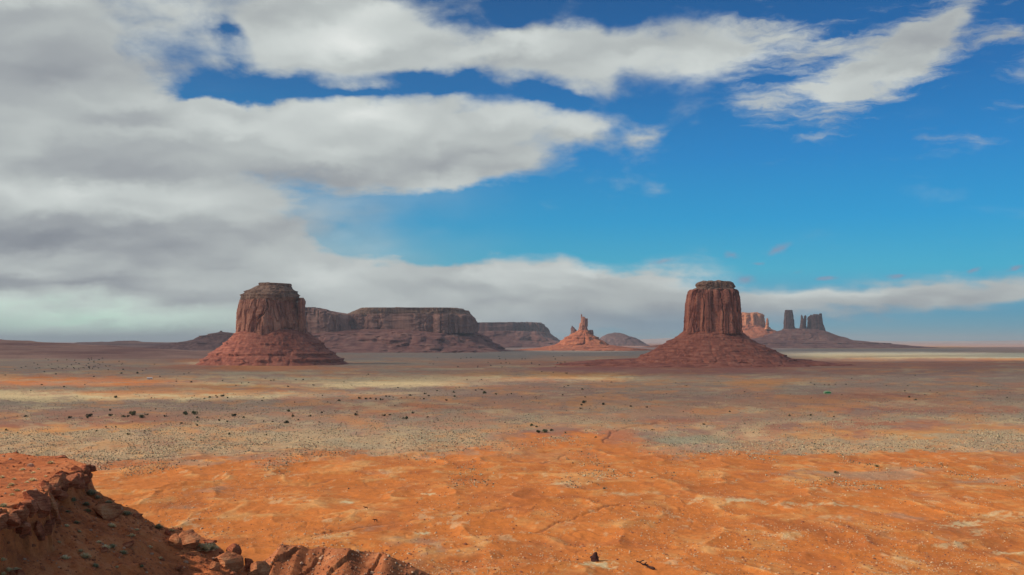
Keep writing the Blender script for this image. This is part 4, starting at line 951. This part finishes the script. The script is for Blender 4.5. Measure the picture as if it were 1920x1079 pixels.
def horse(px, py, w, lab, head):
    X, Y = on_plain(px, py); z = gz(X, Y); r = root('horse', None, lab, 'horse', 'horses on the orange flat')
    c = {'rump': ((.62,0,1.32), (.27,.30), None), 'loin': ((.25,0,1.30), (.26,.29), 'rump'), 'rib': ((-.15,0,1.24), (.28,.33), 'loin'), 'chest': ((-.52,0,1.26), (.24,.31), 'rib'),
         'neck1': ((-.85,0,1.47-.1*head), (.14,.21), 'chest'), 'neck2': ((-1.12,0,1.66-.28*head), (.10,.15), 'neck1'), 'poll': ((-1.30,0,1.76-.42*head), (.09,.11), 'neck2'),
         'cheek': ((-1.42,0,1.62-.46*head), (.085,.12), 'poll'), 'muzzle': ((-1.58,0,1.40-.46*head), (.06,.07), 'cheek'), 'tailhead': ((.86,0,1.36), (.07,.07), 'rump')}
    for s_, y in (('l', .15), ('r', -.15)):
        dx = .10 if s_ == 'l' else -.06
        c['sh'+s_] = ((-.50,y,1.02), .14, 'chest'); c['el'+s_] = ((-.46+dx*.3,y,.84), .095, 'sh'+s_); c['kn'+s_] = ((-.48+dx,y,.48), .058, 'el'+s_); c['fe'+s_] = ((-.47+dx,y,.16), .036, 'kn'+s_); c['ho'+s_] = ((-.51+dx,y,.03), .055, 'fe'+s_)
        c['hi'+s_] = ((.62,y,1.08), .19, 'rump'); c['st'+s_] = ((.52+dx,y,.84), .13, 'hi'+s_); c['hk'+s_] = ((.78+dx,y,.54), .065, 'st'+s_); c['hf'+s_] = ((.74+dx,y,.17), .04, 'hk'+s_); c['hh'+s_] = ((.68+dx,y,.03), .058, 'hf'+s_)
        c['ear'+s_] = ((-1.30,y*.35,1.90-.42*head), .025, 'poll')
    skin('body', c, M_HORSE, r)
    skin('tail', {'a': ((.88,0,1.38), .06, None), 'b': ((.99,0,1.15), .08, 'a'), 'c': ((1.0,0,.85), .07, 'b'), 'd': ((.98,0,.60), .03, 'c')}, M_MANE, r)
    skin('mane', {'a': ((-1.26,0,1.86-.42*head), .035, None), 'b': ((-1.08,0,1.80-.28*head), .06, 'a'), 'c': ((-.82,0,1.66-.1*head), .06, 'b'), 'd': ((-.60,0,1.52), .03, 'c')}, M_MANE, r)
    s_ = w*Y/F/2.55; r.location = (X, Y, z); r.scale = (s_,)*3; r.rotation_euler = (0, 0, R(6))
horse(686, 961, 8.6, 'dark horse farther away, the upper left of two standing on the orange flat', .25)
horse(704, 980, 9.4, 'dark horse nearer the camera, the lower right of two, head lower', .55)

M_DEAD = newmat('dead_wood')[0]; M_DEAD.node_tree.nodes['Principled BSDF'].inputs['Base Color'].default_value = (.05, .022, .018, 1)
X, Y = on_plain(1215, 1074); k = Y/F
rn = random.Random(14); ch = {'a': ((12*k, -6*k, .3), .75, None)}; prev = 'a'
for i in range(1, 9):
    ch['t%d' % i] = ((12*k-i*2.9*k+rn.uniform(-.3, .3), -6*k+i*4.0*k, .45+.3*math.sin(i*1.7)+i*.13), .72-.065*i, prev); prev = 't%d' % i
    if i in (3, 5, 6, 8):
        for s_ in ((-1, 1) if i > 5 else (rn.choice((-1, 1)),)):
            b0 = ch[prev][0]; ch['b%d%d' % (i, s_)] = ((b0[0]+s_*rn.uniform(.5, 1.4), b0[1]+s_*rn.uniform(-1, 1.5), b0[2]+rn.uniform(.0, .9)), rn.uniform(.18, .38), prev)
            b1 = ch['b%d%d' % (i, s_)][0]; ch['c%d%d' % (i, s_)] = ((b1[0]+s_*rn.uniform(.2, 1.0), b1[1], b1[2]+rn.uniform(-.3, .4)), .16, 'b%d%d' % (i, s_))
o = skin('dead_tree', ch, M_DEAD); o.location = (X, Y, gz(X, Y)); tag(o, 'dark fallen dead tree with stubby branches at the bottom edge of the orange flat', 'dead tree')

M_DROCK = mat_soilrock('backlit_dark_rock', (.03,.012,.012), (.065,.024,.020), (.11,.04,.032), .3, .2)  # dark red rock, its backlit shade put into the colour
X, Y = on_plain(1115, 1054); k = Y/F
bm = bmesh.new(); bmesh.ops.create_icosphere(bm, subdivisions=4, radius=1)
Vv = np.array([v.co[:] for v in bm.verts]); zz = (Vv[:, 2]+1)/2
prof = np.interp(zz, [0, .12, .45, .75, .9, 1], [.55, .95, .85, .50, .34, .12]); nn = fbm(Vv[:, 0]*1.7, Vv[:, 1]*1.7, Vv[:, 2]*2, 700, 4, .6)
a_ = np.arctan2(Vv[:, 1], Vv[:, 0]); rr = prof*(1+.22*nn)
Xp = np.cos(a_)*rr*np.where(np.cos(a_) < 0, 8.0, 8.6)*k*np.clip(np.hypot(Vv[:, 0], Vv[:, 1])*3, 0, 1)+ (zz-.3)*1.5*k; Yp = np.sin(a_)*rr*6.5*k*np.clip(np.hypot(Vv[:, 0], Vv[:, 1])*3, 0, 1); Zp = zz*19*k*(1+.06*nn)
Xp = Xp-np.where((zz > .38) & (zz < .5) & (Vv[:, 0] < -.2), 5*k, 0)*.5
for v, x_, y_, z_ in zip(bm.verts, Xp, Yp, Zp): v.co = (x_, y_, z_-.5)
me = bpy.data.meshes.new('boulder'); bm.to_mesh(me); bm.free()
o = link('boulder', me, M_DROCK); o.location = (X, Y, gz(X, Y)); tag(o, 'dark leaning boulder with a pointed top, alone on the orange flat near the bottom', 'rock')

# green patch: a thicket with a dark green heart and a pale fringe
def mat_flat(name, col, rough):
    m, t, b = newmat(name, rough); p = pos(t); t.put(b.inputs['Base Color'], t.mix(t.noise(p, .12, 4, .6), col, tuple(c*.6 for c in col[:3])+(1,))); return m
pr = root('green_thicket', None, 'small bright green thicket with a pale fringe, alone on the plain at right', 'thicket')
X, Y = on_plain(1552, 739.5); k = Y/F
def leaves(name, n, cx, cy, cz, rx, ry, rz, sz, mat, seed):
    g = np.random.default_rng(seed); d = g.normal(0, 1, (n, 3)); d /= np.linalg.norm(d, axis=1)[:, None]; c = d*(g.random((n, 1))**.35)*np.array([rx, ry, rz])+np.array([cx, cy, cz])
    c[:, 2] = np.maximum(c[:, 2], .1); a = g.normal(0, 1, (n, 3)); a /= np.linalg.norm(a, axis=1)[:, None]; q = np.cross(a, g.normal(0, 1, (n, 3))); q /= np.linalg.norm(q, axis=1)[:, None]
    V = np.stack([c-a*sz, c+q*sz, c+a*sz, c-q*sz], 1).reshape(-1, 3); return link(name, mesh_np(name, V, np.arange(n*4).reshape(-1, 4), smooth=False), mat, pr)
MGP = mat_leaf('pale_green_leaves', [(.25,(.42,.56,.32)),(.5,(.52,.66,.40)),(.75,(.62,.74,.50))]); MGD = mat_leaf('bright_green_leaves', [(.25,(.015,.24,.08)),(.5,(.03,.36,.13)),(.75,(.05,.46,.18))])
leaves('fringe', 1500, 0, 3.0, 2.6, 7.2*k, 3.5, 3.4*k, .35, MGP, 1); leaves('heart', 1300, .4*k, -1.5, 2.6, 5.6*k, 2.2, 1.1*k, .3, MGD, 2); leaves('front_fringe', 500, .6*k, -3.2, .7, 5.0*k, 1.6, .9*k, .3, MGP, 3)
pr.location = (X, Y, gz(X, Y)-.2)

# white house far off on the left
hr = root('white_cabin', None, 'tiny white cabin far off on the yellow and orange strip at left', 'cabin')
X, Y = on_plain(281, 711.3); k = Y/F
def box(name, parent, mat, x0, x1, y0, y1, z0, z1, gable=0):
    bm = bmesh.new()
    if gable:
        vs = [bm.verts.new(v) for v in ((x0,y0,z0),(x1,y0,z0),(x1,y1,z0),(x0,y1,z0),(x0,(y0+y1)/2,z1),(x1,(y0+y1)/2,z1))]
        for f in ((0,1,5,4),(2,3,4,5),(0,4,3),(1,2,5),(3,2,1,0)): bm.faces.new([vs[i] for i in f])
    else:
        bmesh.ops.create_cube(bm, size=1); 
        for v in bm.verts: v.co = (x0 if v.co.x < 0 else x1, y0 if v.co.y < 0 else y1, z0 if v.co.z < 0 else z1)
        bmesh.ops.bevel(bm, geom=bm.edges[:], offset=.04, segments=1, affect='EDGES')
    me = bpy.data.meshes.new(name); bm.to_mesh(me); bm.free(); return link(name, me, mat, parent)
MW = mat_flat('white_paint', (.8,.78,.74,1), .6); MDK = mat_flat('dark_glass', (.05,.05,.06,1), .2); MRF = mat_flat('pale_roofing', (.7,.66,.62,1), .6)
box('wall', hr, MW, -5, 5, -2.4, 2.4, -.3, 2.8); box('roof', hr, MRF, -5.4, 5.4, -2.9, 2.9, 2.8, 4.0, 1)
box('door', hr, MDK, -.5, .5, -2.46, -2.38, 0, 2.1)
for x_ in (-3.2, 2.6): box('window', hr, MDK, x_-.6, x_+.6, -2.46, -2.38, 1.0, 2.0)
hr.location = (X, Y, gz(X, Y)); hr.rotation_euler = (0, 0, R(12)); hr.scale = (1.15, 1.15, 1.15)

# ------------------------------------------------------------------ added unseen cloud deck, its holes cut to shape shade on the valley
def cloud_shade(X, Y):
    px, py = HX+X/Y*F, HY+H/np.maximum(Y, 1)*F
    n = fbm(X/900, Y/700, seed=800, oc=5, g=.55)
    m = sstep(-(py-800)/45+n*.6, -.2, .8)*.30                       # thin over the near valley
    m = np.maximum(m, sstep(-(py-768)/22+n*.8, -.2, .8)*.50)
    m = np.maximum(m, sstep(-(py-706)/8+n*.5, -.2, .8)*.68)
    def hole(cx, cy, rx, ry, a=1.0):
        nonlocal m
        g = sstep(1.2-np.hypot((px-cx)/rx, (py-cy)/ry)+n*.35, 0, .7)*a; m = m*(1-g)
    hole(250, 717, 300, 8, .9); hole(520, 738, 560, 8, .75); hole(880, 721, 230, 7, 1.); hole(1150, 711, 130, 5, .9); hole(300, 742, 480, 7, .9)
    hole(545, 682, 120, 8, .95); hole(1790, 673, 280, 5, 1.); hole(1650, 664, 330, 5, .9); hole(150, 805, 300, 10, .7); hole(1750, 805, 360, 18, .6)
    hole(1120, 655.5, 110, 5, 1.); hole(1470, 651.1, 100, 1.3, 1.); hole(1700, 647, 300, 2.0, .9)
    m = m*sstep(py, 646.0, 648.5)
    return np.clip(m, 0, 1)
def shade_deck():
    u = np.linspace(-.75, .95, 340); pr_ = np.concatenate([np.arange(250, 20, -1.0), np.arange(20, 5.6, -.35)]); Yr = H*F/pr_
    U, YY = np.meshgrid(u, Yr); X = (U*YY).ravel(); Y = YY.ravel()
    m = cloud_shade(X, Y); alt = 7000.0
    L = (alt+H)/SUN.z; cx = X+SUN.x*L; cy = Y+SUN.y*L
    m = m*np.maximum(1-sstep(cy, 11900, 12600), sstep(-cx/cy, .75, .95))
    th = 30+420*m*(1+.3*fbm(X/300, Y/300, seed=810, oc=3))
    nr, nc = len(Yr), len(u); Q = grid_q(nr, nc); keep = (m[Q].max(1) > .015) & ((cy[Q].max(1) < 12600) | ((HX+cx/cy*F)[Q].max(1) < -120)); Q = Q[keep]
    V = np.concatenate([np.stack([cx, cy, alt-H-th*.25], -1), np.stack([cx+SUN.x/SUN.z*th*.75, cy, alt-H+th*.75], -1)])
    n = len(cx)
    e = np.sort(np.concatenate([Q[:, [0, 1]], Q[:, [1, 2]], Q[:, [2, 3]], Q[:, [3, 0]]]), 1); ue, ct = np.unique(e, axis=0, return_counts=True); be = ue[ct == 1]
    Qs = np.concatenate([Q, Q[:, ::-1]+n, np.stack([be[:, 0], be[:, 1], be[:, 1]+n, be[:, 0]+n], -1)])
    mt, t, b = newmat('shade_deck_vapour'); 
    a = t.new('ShaderNodeAttribute', attribute_name='cover').outputs['Fac']; a = t.m('SUBTRACT', 1.0, t.m('SQRT', t.m('SUBTRACT', 1.0, a, clamp=True)))
    mx = t.new('ShaderNodeMixShader'); tr = t.new('ShaderNodeBsdfTransparent'); df = t.new('ShaderNodeBsdfTranslucent'); df.inputs[0].default_value = (.85, .86, .88, 1)
    t.put(mx.inputs[0], a); t.l.new(tr.outputs[0], mx.inputs[1]); t.l.new(df.outputs[0], mx.inputs[2]); t.l.new(mx.outputs[0], t.n['Material Output'].inputs['Surface'])
    me = mesh_np('added_shade_clouds', V, Qs, attrs={'cover': np.concatenate([m, m])})
    return tag(link('added_shade_clouds', me, mt), kind='stuff')
shade_deck()

# ------------------------------------------------------------------ haze
bm = bmesh.new(); bmesh.ops.create_cube(bm, size=1)
for v in bm.verts: v.co = (-150000 if v.co.x < 0 else 150000, -3000 if v.co.y < 0 else 112000, -H-40 if v.co.z < 0 else 480)
me = bpy.data.meshes.new('haze'); bm.to_mesh(me); bm.free()
m = bpy.data.materials.new('thin_valley_haze'); m.use_nodes = True; t = NT(m.node_tree); t.n.remove(t.n['Principled BSDF'])
v = t.new('ShaderNodeVolumePrincipled'); v.inputs['Color'].default_value = (.74, .81, .87, 1); v.inputs['Density'].default_value = 2.0e-5; v.inputs['Anisotropy'].default_value = .0
t.l.new(v.outputs[0], t.n['Material Output'].inputs['Volume'])
tag(link('haze', me, m), kind='stuff')
